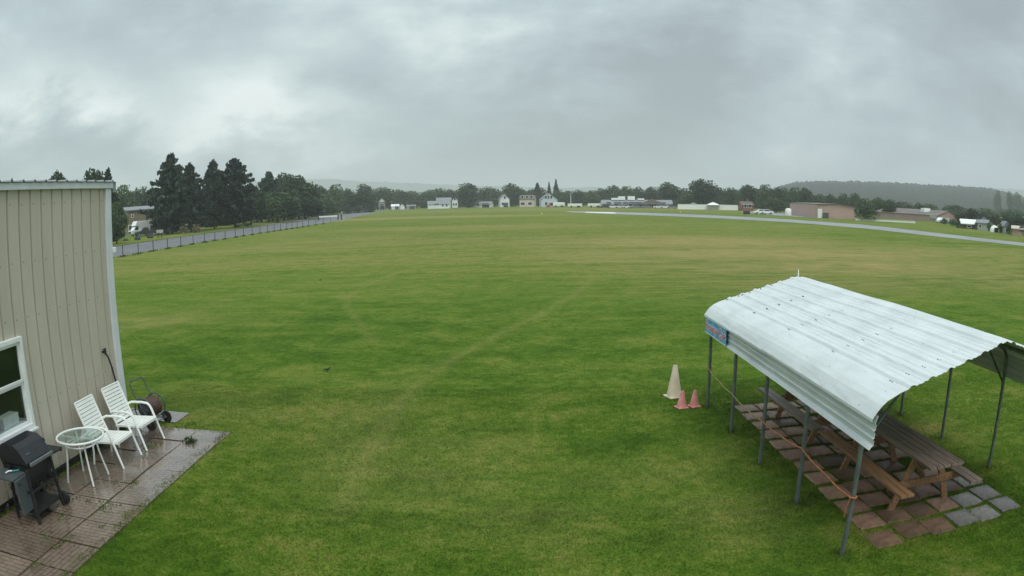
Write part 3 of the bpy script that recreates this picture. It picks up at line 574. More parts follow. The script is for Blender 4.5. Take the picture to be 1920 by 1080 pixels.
def grill():
    t = thing('gas_grill', 'black gas grill with closed lid and grey folded side shelf', 'grill', (-6.52, 6.72, .03))
    def X(p): return (p[0]+6.52, p[1]-6.72, p[2]-.03)
    y0, y1 = 6.42, 7.06
    prof = [(-6.90, .80), (-6.92, .93), (-6.84, 1.06), (-6.76, 1.085), (-6.55, 1.075), (-6.46, 1.02), (-6.33, .845), (-6.32, .80)]
    lid = MB(); lid.prism([X((x, y0, z)) for x, z in prof], (0, y1-y0, 0)); L = lid.build('lid', 'black_enamel', t, bevel=.014)
    MB().bar(X((-6.275, y0+.03, .825)), X((-6.275, y1-.03, .825)), .035, .05).build('handle', 'grey_handle', L, bevel=.008)
    MB().box(X((-6.395, 6.56, .93)), (.012, .085, .035), M=Matrix.Rotation(.95, 3, 'Y')).build('badge', 'grey_handle', L, bevel=.003)
    MB().lathe([(.03, 0), (.03, .012)], X((-6.44, y1+.001, .98)), 14, Matrix.Rotation(-PI/2, 3, 'X')).build('thermometer', 'chrome', L)
    fb = MB(); fb.prism([X(p) for p in ((-6.90, y0+.01, .79), (-6.33, y0+.01, .79), (-6.40, y0+.01, .50), (-6.80, y0+.01, .48))], (0, y1-y0-.02, 0)); fb.build('firebox', 'black_enamel', t, bevel=.012)
    sh = MB(); sh.box(X((-6.60, 7.24, .755)), (.46, .34, .035)).box(X((-6.60, 7.40, .73)), (.42, .03, .05)); sh.build('side_shelf', 'black_metal', t, bevel=.008)
    gs = MB(); gs.box(X((-6.66, 6.28, .70)), (.50, .36, .035)); gs.build('side_shelf', 'grey_plastic', t, bevel=.01)
    pn = MB(); pn.box(X((-6.415, 6.32, .44)), (.05, .34, .50), M=Matrix.Rotation(.05, 3, 'X')); pn.build('shelf_panel', 'grey_plastic', t, bevel=.012)
    MB().box(X((-6.385, 6.22, .62)), (.012, .05, .02)).build('latch', 'black_metal', t)
    fr = MB()
    for z in (.16, .46):
        fr.bar(X((-6.30, 6.36, z)), X((-6.30, 7.0, z)), .03, .03).bar(X((-6.75, 6.36, z)), X((-6.75, 7.0, z)), .03, .03)
        for y in (6.36, 7.0): fr.bar(X((-6.75, y, z+.001)), X((-6.30, y, z+.001)), .03, .03)
    fr.box(X((-6.52, 6.68, .18)), (.44, .62, .012)); fr.build('cart_frame', 'black_metal', t)
    for x, y in ((-6.27, 6.30), (-6.73, 6.34), (-6.29, 7.0), (-6.76, 7.0)):
        MB().bar(X((x+.02 if x > -6.5 else x, y, .03)), X((x-.03 if x > -6.5 else x+.02, y+(.06 if y < 6.5 else 0), .78)), .04, .04, up=(0, 1, 0)).build('leg', 'black_metal', t, bevel=.004)
    for x in (-6.27, -6.76):
        w = MB(); w.lathe([(.05, -.03), (.095, -.03), (.102, -.018), (.102, .018), (.095, .03), (.05, .03)], X((x, 7.06, .13)), 20, Matrix.Rotation(PI/2, 3, 'X')); wo = w.build('wheel', 'rubber', t, smooth=True)
        MB().lathe([(.055, -.036), (.055, .036)], X((x, 7.06, .13)), 12, Matrix.Rotation(PI/2, 3, 'X')).build('hub', 'chrome', wo)
    br = thing('grill_brush', 'white and teal grill brush lying on the grey side shelf', 'brush', (-6.60, 6.33, .722), .9)
    MB().tube([(-.11, 0, .012), (-.05, 0, .03), (.0, 0, .022)], .011).build('head', 'plastic_white', br, smooth=True); MB().tube([(0, 0, .022), (.06, 0, .014), (.12, 0, .016)], .012).build('handle', 'teal', br, smooth=True)
grill()
def reel():
    t = thing('hose_reel', 'wheeled hose reel cart wound with a red brown garden hose', 'hose reel', (-6.74, 10.90, .0), -.12); t.scale = (.92, .92, .92)
    y0 = .24
    for s in (-1, 1):
        b = MB(); n = 22; b.tube([(.24*math.cos(2*PI*k/n), s*y0, .40+.24*math.sin(2*PI*k/n)) for k in range(n)], .015, 8, True)
        for k in range(3): a = k*PI/3; b.bar((-.23*math.cos(a), s*y0, .40-.23*math.sin(a)), (.23*math.cos(a), s*y0, .40+.23*math.sin(a)), .02, .012, up=(0, 1, 0))
        b.build('reel_disc', 'grey_plastic', t, smooth=True)
        w = MB(); w.lathe([(.07, -.02), (.115, -.022), (.125, -.012), (.125, .012), (.115, .022), (.07, .02)], (.20, s*.31, .128), 20, Matrix.Rotation(PI/2, 3, 'X')); wo = w.build('wheel', 'rubber', t, smooth=True)
        h = MB()
        for k in range(3): a = k*PI/3+.3; h.bar((.20-.08*math.cos(a), s*.31, .128-.08*math.sin(a)), (.20+.08*math.cos(a), s*.31, .128+.08*math.sin(a)), .02, .012, up=(0, 1, 0))
        h.lathe([(.025, -.03), (.025, .03)], (.20, s*.31, .128), 10, Matrix.Rotation(PI/2, 3, 'X')); h.build('hub', 'chrome', wo)
    ho = MB(); n = 16; pts = []
    for lay, rr in ((0, .185), (1, .165)):
        for k in range(9*n): a = 2*PI*k/n; yy = -.20+.40*k/(9*n); yy = yy if lay == 0 else -yy; pts.append((rr*math.cos(a), yy, .40+rr*math.sin(a)))
    ho.tube(pts, .021, 6); ho.build('hose', 'hose_red', t, smooth=True)
    MB().tube([(0, -y0, .40), (0, y0+.10, .40), (0, y0+.10, .30), (0, y0+.2, .30)], .014).build('crank', 'black_metal', t, smooth=True)
    MB().tube([(0, -.23, .4), (0, .23, .4)], .12, 14).build('drum', 'grey_plastic', t, smooth=True)
    f = MB()
    for s in (-1, 1): f.tube([(.20, s*.27, .128), (0, s*.27, .40), (-.16, s*.27, .10), (-.20, s*.27, .02)], .014).tube([(.20, s*.27, .128), (-.16, s*.27, .10)], .014)
    f.tube([(.20, -.31, .128), (.20, .31, .128)], .012); f.build('stand', 'grey_plastic', t, smooth=True)
    MB().tube([(-.02, -.26, .42), (-.20, -.26, .72), (-.29, -.25, .92), (-.32, -.20, .95), (-.32, .20, .95), (-.29, .25, .92), (-.20, .26, .72), (-.02, .26, .42)], .015).build('handle', 'grey_plastic', t, smooth=True)
reel()

# ------------------------------------------------------------------ carport
PX0, PX1, PYS = 3.64, 7.24, [6.1+1.53*i for i in range(5)]
def carport():
    XC = (PX0+PX1)/2
    B = thing('carport', 'white ribbed metal carport roof on thin grey posts over the picnic tables', 'carport', (XC, PYS[0], 0))
    half = [(3.522, 1.722), (3.526, 1.752), (3.552, 1.785), (3.585, 1.83), (3.63, 1.88), (3.70, 1.93), (3.80, 1.975), (3.86, 2.0)]
    skirt = [(3.545, 1.425), (3.562, 1.455), (3.590, 1.475), (3.590, 1.515), (3.574, 1.528), (3.574, 1.545), (3.590, 1.558), (3.590, 1.60), (3.574, 1.613), (3.574, 1.63), (3.590, 1.643), (3.590, 1.69), (3.578, 1.703), (3.590, 1.75), (3.604, 1.79)]
    ridge = (XC, 2.435)
    L = half+[ridge]+[(2*XC-x, z) for x, z in reversed(half)]
    # insert roof ribs between the eave bends
    out = []; a = Vector(half[-1]); r = Vector(ridge)
    def ribs(a, r, flip):
        d = (r-a); n = Vector((-d.y, d.x)).normalized(); n = n if n.y > 0 else -n; tot = d.length; d.normalize(); q = []
        cs = [tot-.13-.27*i for i in range(6) if tot-.13-.27*i > .06]; cs = sorted(cs)
        for c in cs:
            if c > .2:
                for e in (-.175, -.095): q += [a+d*(c+e-.018), a+d*(c+e)+n*.007, a+d*(c+e+.018)]
            q += [a+d*(c-.055), a+d*(c-.02)+n*.021, a+d*(c+.02)+n*.021, a+d*(c+.055)]
        return q
    left = ribs(a, r, 0); prof = [Vector(p) for p in half]+left+[r]+[Vector((2*XC-p.x, p.y)) for p in reversed(left)]+[Vector((2*XC-x, z)) for x, z in reversed(half)]
    def sheet(ya, yb, dz, step=.33, prof=prof, name='roof_panel'):
        ys = np.append(np.arange(ya, yb, step), yb); n = len(prof); V = []; rr = np.random.default_rng(int(ya*10))
        for y in ys:
            wob = rr.normal(0, .0018, n)
            V += [(p.x-XC, y-PYS[0], p.y+dz+w) for p, w in zip(prof, wob)]
        b = MB(); b.add(V, [(j*n+i, j*n+i+1, (j+1)*n+i+1, (j+1)*n+i) for j in range(len(ys)-1) for i in range(n-1)])
        o = b.build(name, 'roof_white', B); s = o.modifiers.new('thick', 'SOLIDIFY'); s.thickness = .004; s.offset = -1
    sheet(5.75, 9.22, .012); sheet(9.05, 12.33, 0)
    for sg in (1, -1): sheet(5.76, 12.32, 0, .33, [Vector((x if sg > 0 else 2*XC-x, z)) for x, z in skirt], 'skirt_panel')
    sc = MB(); rs = random.Random(9)
    for yv in PYS:
        for q in range(2):
            for side in (0, 1):
                a_, b_ = Vector(half[-1]), Vector(ridge)
                for k in range(7):
                    m = a_.lerp(b_, (k+.35+rs.uniform(-.02, .02))/7); x = m.x if side == 0 else 2*XC-m.x; sc.box((x-XC, yv-PYS[0]+q*.05-.02, m.y+.012), (.014, .014, .014))
    tag(sc.build('screws', 'galv_dark', B), kind='stuff')
    inner = [(PX0, 1.74), (3.66, 1.80), (3.71, 1.862), (3.79, 1.915), (3.88, 1.958)]
    bow = inner+[(XC, 2.385)]+[(2*XC-x, z) for x, z in reversed(inner)]
    for yv in PYS:
        MB().tube([(x-XC, yv-PYS[0], z) for x, z in bow], .026, 8).build('bow', 'galv_dark', B, smooth=True)
        for px in (PX0, PX1):
            lean = .0
            MB().tube([(px-XC, yv-PYS[0], -.02), (px-XC+lean, yv-PYS[0], 1.76)], .030, 10).build('post', 'galv', B, smooth=True)
    for s in (-1, 1):
        for yv in (PYS[0], PYS[-1], PYS[1]): MB().tube([(s*(PX1-XC), yv-PYS[0], 1.35), (s*(PX1-XC-.62), yv-PYS[0], 2.13)], .018, 8).build('brace', 'galv_dark', B, smooth=True)
    MB().tube([(-.01, 12.25-PYS[0], 2.44), (-.01, 12.25-PYS[0], 2.575)], [.014, .006], 8).build('finial', 'plastic_white', B, smooth=True)
    # banner on the skirt
    S = thing('banner_sign', 'small blue banner with pink lettering on the carport skirt', 'sign', (3.532, 11.62, 1.585), 0)
    MB().box((0, -.02, 0), (.008, 1.32, .285)).build('board', 'sign_blue', S)
    for zz in (-.135, .135): MB().box((-.0055, -.02, zz), (.004, 1.30, .012)).build('border', 'sign_white', S)
    for m, off, dx in (('sign_white', .012, -.007), ('sign_red', .0, -.0095)):
        cu = bpy.data.curves.new('lettering', 'FONT'); cu.body = 'Runway Cafe'; cu.size = .235; cu.align_x = 'CENTER'; cu.align_y = 'CENTER'; cu.extrude = .001; cu.offset = off; cu.shear = .2; cu.materials.append(MATS[m])
        tmp = bpy.data.objects.new('tmp', cu); COL.objects.link(tmp); bpy.context.view_layer.update()
        me = bpy.data.meshes.new_from_object(tmp.evaluated_get(bpy.context.evaluated_depsgraph_get())); bpy.data.objects.remove(tmp); me.materials.clear(); me.materials.append(MATS[m])
        o = bpy.data.objects.new('lettering', me); COL.objects.link(o); o.parent = S; o.location = (dx, -.02, 0); o.rotation_euler = Matrix(((0, 0, -1), (-1, 0, 0), (0, 1, 0))).to_euler()
carport()
def rope():
    R = PX0-.035; pts = [(R, PYS[4], .76), (R, 11.5, .70), (R, PYS[3], .685), (R, 9.9, .655), (R, PYS[2], .69), (R, 8.4, .72), (R, PYS[1], .80), (R, 6.8, .75), (R, PYS[0], .75)]
    P = []
    for a, b in zip(pts[:-1], pts[1:]):
        for k in range(6): q = k/6; P.append((R, a[1]+(b[1]-a[1])*q, a[2]+(b[2]-a[2])*q-.02*math.sin(PI*q)))
    P.append(pts[-1])
    t = thing('rope', 'orange rope tied from post to post along the open side of the carport', 'rope', (R, PYS[0], 0)); L = [(p[0]-R, p[1]-PYS[0], p[2]) for p in P]
    MB().tube(L[24:], .011, 6).build('line', 'rope_orange', t, smooth=True); MB().tube(L[:25], .0105, 6).build('faded_line', 'rope_faded', t, smooth=True)
    for yv, z in ((PYS[0], .75), (PYS[4], .76)): 
        n = 12; MB().tube([(.035+.043*math.cos(2*PI*k/n), yv-PYS[0]+.043*math.sin(2*PI*k/n), z+.004*(k % 3)) for k in range(n)], .012, 6, True).build('knot', 'rope_orange', t, smooth=True)
    MB().tube([(-.01, -.02, .75), (-.03, .02, .62), (-.02, .03, .50)], .009, 6).build('tail', 'rope_orange', t, smooth=True)
rope()
def picnic(label, loc, rz, top, low, L=2.62):
    t = thing('picnic_table', label, 'picnic table', loc, rz, 'picnic tables under the carport'); n = 5; w = .122
    b = MB()
    for i in range(n): b.box(((i-(n-1)/2)*w, random.uniform(-.01, .01), .742+random.uniform(-.002, .002)), (w-.010, L, .038))
    b.build('tabletop', top, t, bevel=.005)
    for s in (-1, 1):
        c = MB()
        for i in (0, 1): c.box((s*(.555+i*.112), random.uniform(-.01, .01), .44), (.104, L+.02, .038))
        c.build('bench', low if s < 0 else top, t, bevel=.005)
    for e in (-1, 1):
        y = e*(L/2-.52)
        for s in (-1, 1): MB().bar((s*.20, y, .722), (s*.50, y, -.005), .04, .10, up=(s, 0, .4)).build('leg', 'wood_brown', t, bevel=.003)
        MB().box((0, y+e*.041, .375), (1.28, .038, .10)).build('crossbeam', 'wood_brown', t, bevel=.003)
        MB().box((0, y+e*.041, .70), (.58, .038, .05)).build('batten', 'wood_brown', t, bevel=.003)
        MB().bar((0, y-e*.02, .40), (0, e*.25, .715), .04, .07).build('brace', 'wood_brown', t)
picnic('brown picnic table under the open end of the carport', (5.31, 7.76, 0), 0.0, 'wood_grey', 'wood_brown')
picnic('grey weathered picnic table deeper under the carport', (5.22, 10.50, 0), .02, 'wood_grey', 'wood_grey', 2.5)
def cones():
    def cone(label, loc, h, r, m, cat='traffic cone', lean=0, grp='traffic cones by the carport'):
        t = thing('traffic_cone', label, cat, loc, .3, grp); rt = r*.26
        MB().lathe([(r, .02), (r*.97, .035), (rt*1.25, h*.94), (rt, h), (rt*.7, h), (r*.8, .03)], n=24).build('cone', m, t, smooth=True)
        MB().box((0, 0, .012), (r*2.15, r*2.15, .02)).build('base', m, t, bevel=.006); t.rotation_euler.y = lean; return t
    cone('tall faded beige traffic cone behind two small pink cones', (3.16, 13.03, 0), .64, .155, 'cone_faded')
    cone('small pink traffic cone leaning slightly, farther from the carport post', (3.13, 12.26, 0), .33, .10, 'cone_pink', lean=.04)
    cone('small pink traffic cone standing upright next to the carport post', (3.39, 12.29, 0), .325, .095, 'cone_pink')
    g = ground(215, 444); cone('orange traffic cone beside the road past the building corner', g, .9, .2, 'cone_orange', grp=None)
cones()
def pavers():
    r = random.Random(4); protos = {}
    def shape(m):
        b = MB(); s = .41; k = 10; 
        b.box((0, 0, 0), (s, s, .06)); o = b.build('paver', m, bevel=.014); return o
    first = {}
    P = .443
    for j in range(12):
        for i in range(6):
            if (i, j) in {(5, 3), (4, 4), (5, 6), (5, 8), (5, 11), (3, 9)}: continue
            x = 4.345+i*P+r.uniform(-.025, .025); y = 6.30+j*.512+r.uniform(-.03, .03)+(.04 if i % 2 else 0)
            if j == 0 and i in (4,): y -= 0.02
            grey = (i >= 3 and j == 0 or i >= 4 and j == 1 or i == 5 and j == 2); brown = (j == 0 and i < 3) or (j == 1 and i < 3 and i > 0) or r.random() < .15
            key = 'paver_grey' if grey else 'paver_brown' if brown else 'paver_red'
            if key not in first: o = shape(key); first[key] = o
            else: o = first[key].copy(); COL.objects.link(o)
            rz = r.uniform(-.06, .06); o.location = (x, y, -.012+r.uniform(-.004, .004)); o.rotation_euler = (r.uniform(-.02, .02), r.uniform(-.02, .02), rz)
            tag(o, {'paver_grey': 'pale grey wet square paver at the open corner of the carport', 'paver_brown': 'dark brown square paver set in grass under the carport', 'paver_red': 'dull red square paver set in grass under the carport'}[key], 'paver', {'paver_grey': 'grey pavers at the carport', 'paver_brown': 'brown pavers at the carport', 'paver_red': 'red pavers at the carport'}[key])
            PAVERS.append((x, y, .41, rz))
pavers()
build_blades()

# ------------------------------------------------------------------ birds on the lawn
def bird(label, loc, rz, s):
    t = thing('bird', label, 'bird', loc, rz, 'black birds on the lawn')
    b = MB(); b.tube([(-.17, 0, .075), (-.10, 0, .09), (-.05, 0, .10), (0, 0, .105), (.05, 0, .118), (.075, 0, .14), (.095, 0, .155), (.115, 0, .152), (.145, 0, .142)], [.008, .018, .038, .046, .040, .028, .026, .018, .003], 12)
    for e in (-1, 1): b.tube([(0, e*.015, .08), (.005, e*.018, .03), (.0, e*.018, .0), (.025, e*.018, .0)], .004, 5)
    b.build('body', 'bird_black', t, smooth=True)
    w = MB(); 
    for e in (-1, 1): w.tube([(.05, e*.034, .115), (0, e*.046, .108), (-.08, e*.03, .095), (-.13, e*.012, .085)], [.012, .018, .014, .004], 8)
    w.build('wings', 'bird_black', t, smooth=True); t.scale = (s, s, s)
bird('black bird standing on the near lawn', ground(614, 697), .35, 0.62); bird('black bird farther out on the lawn', ground(601, 527), .2, 0.62); bird('black bird on the lawn nearest the chain link fence', ground(353, 497), 2.8, 0.62)

# ------------------------------------------------------------------ trees
def make_trunk(parent, h, r0, limbs=5, seed=0):
    r = random.Random(seed); b = MB(); b.tube([(0, 0, -.01), (.004, 0, h*.3), (-.004, .006, h*.7), (0, 0, h)], [r0, r0*.8, r0*.55, r0*.2], 7)
    for k in range(limbs):
        a = r.uniform(0, 2*PI); z = h*r.uniform(.35, .8); l = r.uniform(.18, .32); b.tube([(0, 0, z), (math.cos(a)*l*.5, math.sin(a)*l*.5, z+l*.35), (math.cos(a)*l, math.sin(a)*l, z+l*.55)], [r0*.45, r0*.3, r0*.1], 5)
    return b.build('trunk', 'bark', parent, smooth=True)
PARK = []
def deciduous(seed, m, n=2600, low=.10, lobes=15, spread=1.0):
    r = np.random.default_rng(seed); root = bpy.data.objects.new('leafy_tree', None); COL.objects.link(root)
    make_trunk(root, .62, .028, 6, seed)
    cen, rad = [], []
    while len(cen) < lobes:
        p = r.uniform(-1, 1, 3)
        if np.linalg.norm(p) > 1: continue
        z = .56+p[2]*.30; wz = 1-.35*max(0, (z-.55)/.45); cen.append((p[0]*.30*wz*spread, p[1]*.30*wz*spread, z)); rad.append(r.uniform(.14, .24))
    cen.append((0, 0, .60)); rad.append(.30); cen.append((0, 0, .84)); rad.append(.15)
    for _ in range(3): cen.append((r.uniform(-.25, .25), r.uniform(-.25, .25), low+.16)); rad.append(.18)
    cen, rad = np.array(cen), np.array(rad); pr = rad**2; pick = r.choice(len(cen), n, p=pr/pr.sum())
    d = r.normal(size=(n, 3)); d /= np.linalg.norm(d, axis=1)[:, None]; C = cen[pick]+d*(rad[pick]*r.uniform(.55, 1.08, n)**.6)[:, None]
    C[:, 2] = np.clip(C[:, 2], low*.6, .995); V, Fq = leaf_quads(C, .024, r, 1.2, d, .35)
    np_mesh('crown', V, Fq, m, {'var': ('FACE', np.clip(.25+.3*r.random(n)+.5*r.random(len(cen))[pick], 0, 1))}, root); return root
def conifer(seed, m, whorls=24, width=.5, power=.75, clumps=9, droop=.10, gap=.12, low=.06, nsz=.019, wz=.34):
    r = np.random.default_rng(seed); root = bpy.data.objects.new('conifer_tree', None); COL.objects.link(root); tb = MB(); tb.tube([(0, 0, -.01), (0, 0, .5), (0, 0, .98)], [.020, .013, .003], 7)
    C = []
    for i in range(whorls):
        z = low+(.965-low)*(i/(whorls-1))**.92; R = width*min(1.0, (1-z)/(1-wz))**power*(1 if z > low+.12 else .8+.2*(z-low)/.12)
        nb = 7 if z < .8 else 5
        for k in range(nb):
            if r.random() < gap: continue
            a = 2*PI*(k+r.uniform(-.35, .35)+.5*(i % 2))/nb; l = R*r.uniform(.52, 1.22)+.012; zz = z+r.normal(0, .008)
            tip = np.array([math.cos(a)*l, math.sin(a)*l, zz-droop*l+.16*l*r.random()]); base = np.array([0, 0, zz])
            if l > .08: tb.tube([base, (base+tip)/2-np.array([0, 0, .02*l]), tip], [.004, .003, .001], 4)
            nc = max(4, int(clumps*(.4+l/width*1.2)))
            for q in np.linspace(.22, 1.0, nc):
                p = base*(1-q)+tip*q; wd = .055*(1-q*.55)*(l/width+.35)
                for _ in range(3): C.append(p+r.normal(0, 1, 3)*np.array([wd*.45, wd*.45, .010]))
                if q > .75: C.append(p+np.array([0, 0, .018*r.random()]))
    tb.build('trunk', 'bark', root, smooth=True); C = np.array(C); V, Fq = leaf_quads(C, nsz, r, 1.7)
    np_mesh('crown', V, Fq, m, {'var': ('FACE', r.random(len(Fq)))}, root); return root
PROTO = {}
for k in range(4): PROTO['d%d' % k] = deciduous(20+k, 'leaf_dark' if k % 2 else 'leaf_mid', 2800)
PROTO['o0'] = deciduous(40, 'leaf_olive', 2400); PROTO['o1'] = deciduous(41, 'leaf_mid', 2400, .04, 12, 1.15)
PROTO['m0'] = deciduous(50, 'leaf_dark', 7000, .12, 20); PROTO['m1'] = deciduous(51, 'leaf_mid', 7000, .12, 20)
PROTO['p0'] = conifer(1, 'leaf_pine', 26, .46, .80, 12, .0, .05, .05, wz=.28); PROTO['p1'] = conifer(2, 'leaf_pine', 24, .46, .86, 11, -.05, .12, .06, wz=.32); PROTO['p2'] = conifer(3, 'leaf_pine', 24, .46, .74, 11, -.04, .18, .07, wz=.40)
PROTO['s0'] = conifer(4, 'leaf_pine', 22, .32, .95, 9, .25, .05, .05, .022, .10)
PROTO['b0'] = deciduous(60, 'leaf_mid', 1800, .02, 12, 1.2); PROTO['b1'] = deciduous(61, 'leaf_dark', 1800, .02, 12, 1.2)
_used = set(); _tr = random.Random(12)
def tree(px, D, top, wpx, kind, label=None, group='trees along the far field edge', name=None):
    h = top_z(px, top, D); w = wide(px-wpx/2, px+wpx/2, D)*(1.22 if kind[0] in 'dmo' else 1.0); root = PROTO[kind]
    if kind in _used: root = copy_tree(root)
    _used.add(kind)
    hw = {'p': .46, 's': .33, 'd': .52, 'o': .52, 'm': .50, 'b': .52}[kind[0]]*2
    root.name = name or {'p': 'pine_tree', 's': 'spruce_tree', 'b': 'bush'}.get(kind[0], 'leafy_tree')
    root.location = at(px, D); root.rotation_euler = (0, 0, _tr.uniform(0, 6.28)); root.scale = (w/hw, w/hw, h)
    tag(root, label or 'dark leafy tree in the dense tree line beyond the field', 'bush' if kind[0] == 'b' else 'tree', group)
# pines beside the road
pg = 'pines beside the road'
tree(321, 146, 289, 102, 'p0', 'tallest dark pine, with a pointed crown, beside the tan building', pg)
tree(357, 150, 308, 84, 'p1', 'dark pine next to the tallest pine, second in the roadside row', pg)
tree(401, 160, 302, 78, 'p1', 'dark pine with a narrow spire, third in the roadside row', pg)
tree(440, 160, 299, 102, 'p2', 'broad ragged pine, fourth in the roadside row', pg)
tree(470, 176, 345, 64, 'm0', 'low dark tree filling the gap between the ragged pine and the broad roadside trees', pg)
for a in [(505, 205, 323, 72, 'p2', 'flat topped pine at the start of the dense roadside grove'), (532, 215, 324, 76, 'm0', 'tall dark tree in the middle of the dense roadside grove'), (560, 225, 329, 74, 'm0', 'dark rounded tree at the far end of the dense roadside grove'),
          (520, 190, 358, 80, 'm1', 'lower leafy tree in front of the dense roadside grove'), (572, 215, 360, 70, 'm0', 'lower dark tree at the right end of the roadside grove')]: tree(*a[:5], a[5], 'trees of the roadside grove')
for px, D, tp, w in ((300, 188, 392, 50), (335, 192, 398, 50), (375, 190, 394, 50), (415, 196, 388, 50), (455, 200, 376, 50), (490, 215, 374, 60), (540, 238, 368, 60), (585, 250, 362, 60), (605, 265, 364, 50)): tree(px, D, tp, w, 'm%d' % (px % 2), 'low dark tree filling in behind the roadside pines', 'understorey behind the roadside pines')
for px, D, tp, w in ((345, 178, 405, 40), (385, 182, 404, 44), (425, 186, 402, 44), (480, 206, 400, 44), (510, 212, 398, 44), (545, 232, 396, 40), (570, 240, 394, 40), (600, 275, 388, 34), (625, 285, 386, 34), (650, 300, 386, 34), (672, 310, 386, 34), (695, 320, 385, 30)): tree(px, D, tp, w, 'b1', 'dark bush under the trees along the left of the field', 'bushes under the roadside trees')
# seen over and beside the metal building
for a in [(22, 120, 336, 30, 's0', 'spruce tip showing over the metal roof, farthest toward the back'), (107, 120, 320, 66, 'm0', 'round treetop showing over the middle of the metal roof'), (172, 125, 316, 84, 'm0', 'broad treetop showing over the metal roof near its corner'), (203, 128, 316, 60, 's0', 'pointed conifer top behind the corner of the metal roof'),
          (217, 112, 378, 46, 'm1', 'green tree right behind the building corner, left of the tan building'), (232, 215, 347, 60, 'd0', 'leafy tree in the wood behind the tan building, next to the metal building'), (262, 225, 350, 66, 'd2', 'leafy tree in the wood right above the tan building roof'), (285, 235, 353, 60, 'd1', 'leafy tree in the wood just left of the tallest pine'), (205, 210, 340, 50, 'd3', 'dark tree in the wood hidden partly by the metal building')]: tree(*a[:5], a[5], 'trees behind the buildings on the left')
# far tree line, left to right
fl = [(600, 300, 348, 44, 'd1'), (626, 310, 346, 46, 'd0'), (652, 330, 352, 40, 'd3'), (684, 330, 345, 44, 'd1', 'tall round dark tree left of the white gabled tower'), (720, 420, 350, 50, 'd2', 'leafy tree behind the white gabled tower'), (752, 430, 356, 44, 'd3'), (775, 440, 358, 46, 'd0'),
      (805, 440, 356, 40, 'd1', 'dark tree behind the left end of the white barn'), (822, 450, 352, 40, 'd2', 'tree showing above the roof of the white barn'), (843, 450, 354, 34, 'd3', 'tree behind the right end of the white barn'), (878, 385, 343, 54, 'd1', 'largest round dark tree in the middle, between white barn and low white house'), (918, 460, 350, 46, 'd2', 'pale leafy tree behind the low white house'), (940, 460, 358, 34, 'd0'),
      (960, 400, 344, 48, 'd1', 'dome shaped dark tree between the white and the tan house'), (983, 450, 356, 30, 'd2'), (1008, 420, 343, 32, 's0', 'dark conifer pair above the tan house'), (1012, 425, 350, 54, 'd3', 'broad dark tree above the tan house'), (1030, 430, 341, 14, 's0', 'slim spruce above the pale blue house'), (1043, 425, 336, 20, 's0', 'tall pointed spruce right of the pale blue house'), (1046, 420, 356, 34, 'd0', 'leafy tree behind the white trailer'),
      (1062, 400, 358, 28, 'd1', 'dark tree left of the flagpole'), (1083, 390, 355, 34, 'd3', 'dark tree right of the flagpole'), (1107, 400, 357, 34, 'd0'), (1128, 410, 353, 36, 'd2'), (1150, 400, 347, 38, 'd1', 'dark tree above the left end of the long grey building'), (1172, 400, 349, 40, 'd0'), (1198, 405, 349, 40, 'd3', 'tree above the middle of the long grey building'), (1222, 400, 350, 40, 'd1'), (1246, 390, 350, 34, 'd2'),
      (1255, 340, 342, 52, 'd1', 'tall tree with two tops above the right end of the long grey building'), (1283, 350, 352, 34, 'd3'), (1318, 300, 336, 74, 'd1', 'biggest broad tree behind the white wall'), (1290, 300, 365, 40, 'o0', 'yellow green bush tree behind the left end of the white wall'), (1345, 320, 352, 30, 'd0'), (1372, 300, 351, 40, 'd2', 'round green tree behind the right end of the white wall'), (1405, 280, 347, 44, 'd1'), (1400, 380, 346, 60, 'd3'), (1433, 270, 346, 46, 'd0', 'rounded green tree just right of the brick house'), (1462, 265, 350, 44, 'o1'), (1487, 262, 352, 40, 'd0', 'leafy tree behind the white tank'), (1510, 262, 352, 38, 'd2', 'tree above the left part of the pink hangar'),
      (1535, 265, 364, 36, 'd1'), (1558, 270, 362, 36, 'd3', 'dark tree above the middle of the pink hangar'), (1583, 260, 363, 34, 'd0'), (1603, 250, 362, 30, 'd1', 'dark tree above the right end of the pink hangar'), (1455, 240, 372, 50, 'o0', 'low yellow green tree beside the apron')]
for a in fl: tree(*a[:5], a[5] if len(a) > 5 else None)
fr = random.Random(3)
for px in range(588, 1478, 17): tree(px+fr.uniform(-4, 4), 470 if px > 700 else 345, fr.uniform(355, 361) if px > 700 else fr.uniform(352, 360), fr.uniform(26, 36), 'd%d' % fr.randrange(4))
for px in list(range(586, 812, 12))+list(range(842, 1000, 14))+list(range(1052, 1480, 13)):
    D = 335 if px < 700 else 425 if px < 1180 else 330; tree(px+fr.uniform(-4, 4), D, fr.uniform(369, 376)+(3 if px > 1350 else 0), fr.uniform(20, 30), 'b%d' % fr.randrange(2), 'leafy undergrowth bush at the foot of the far tree line', 'bushes of the far tree line')
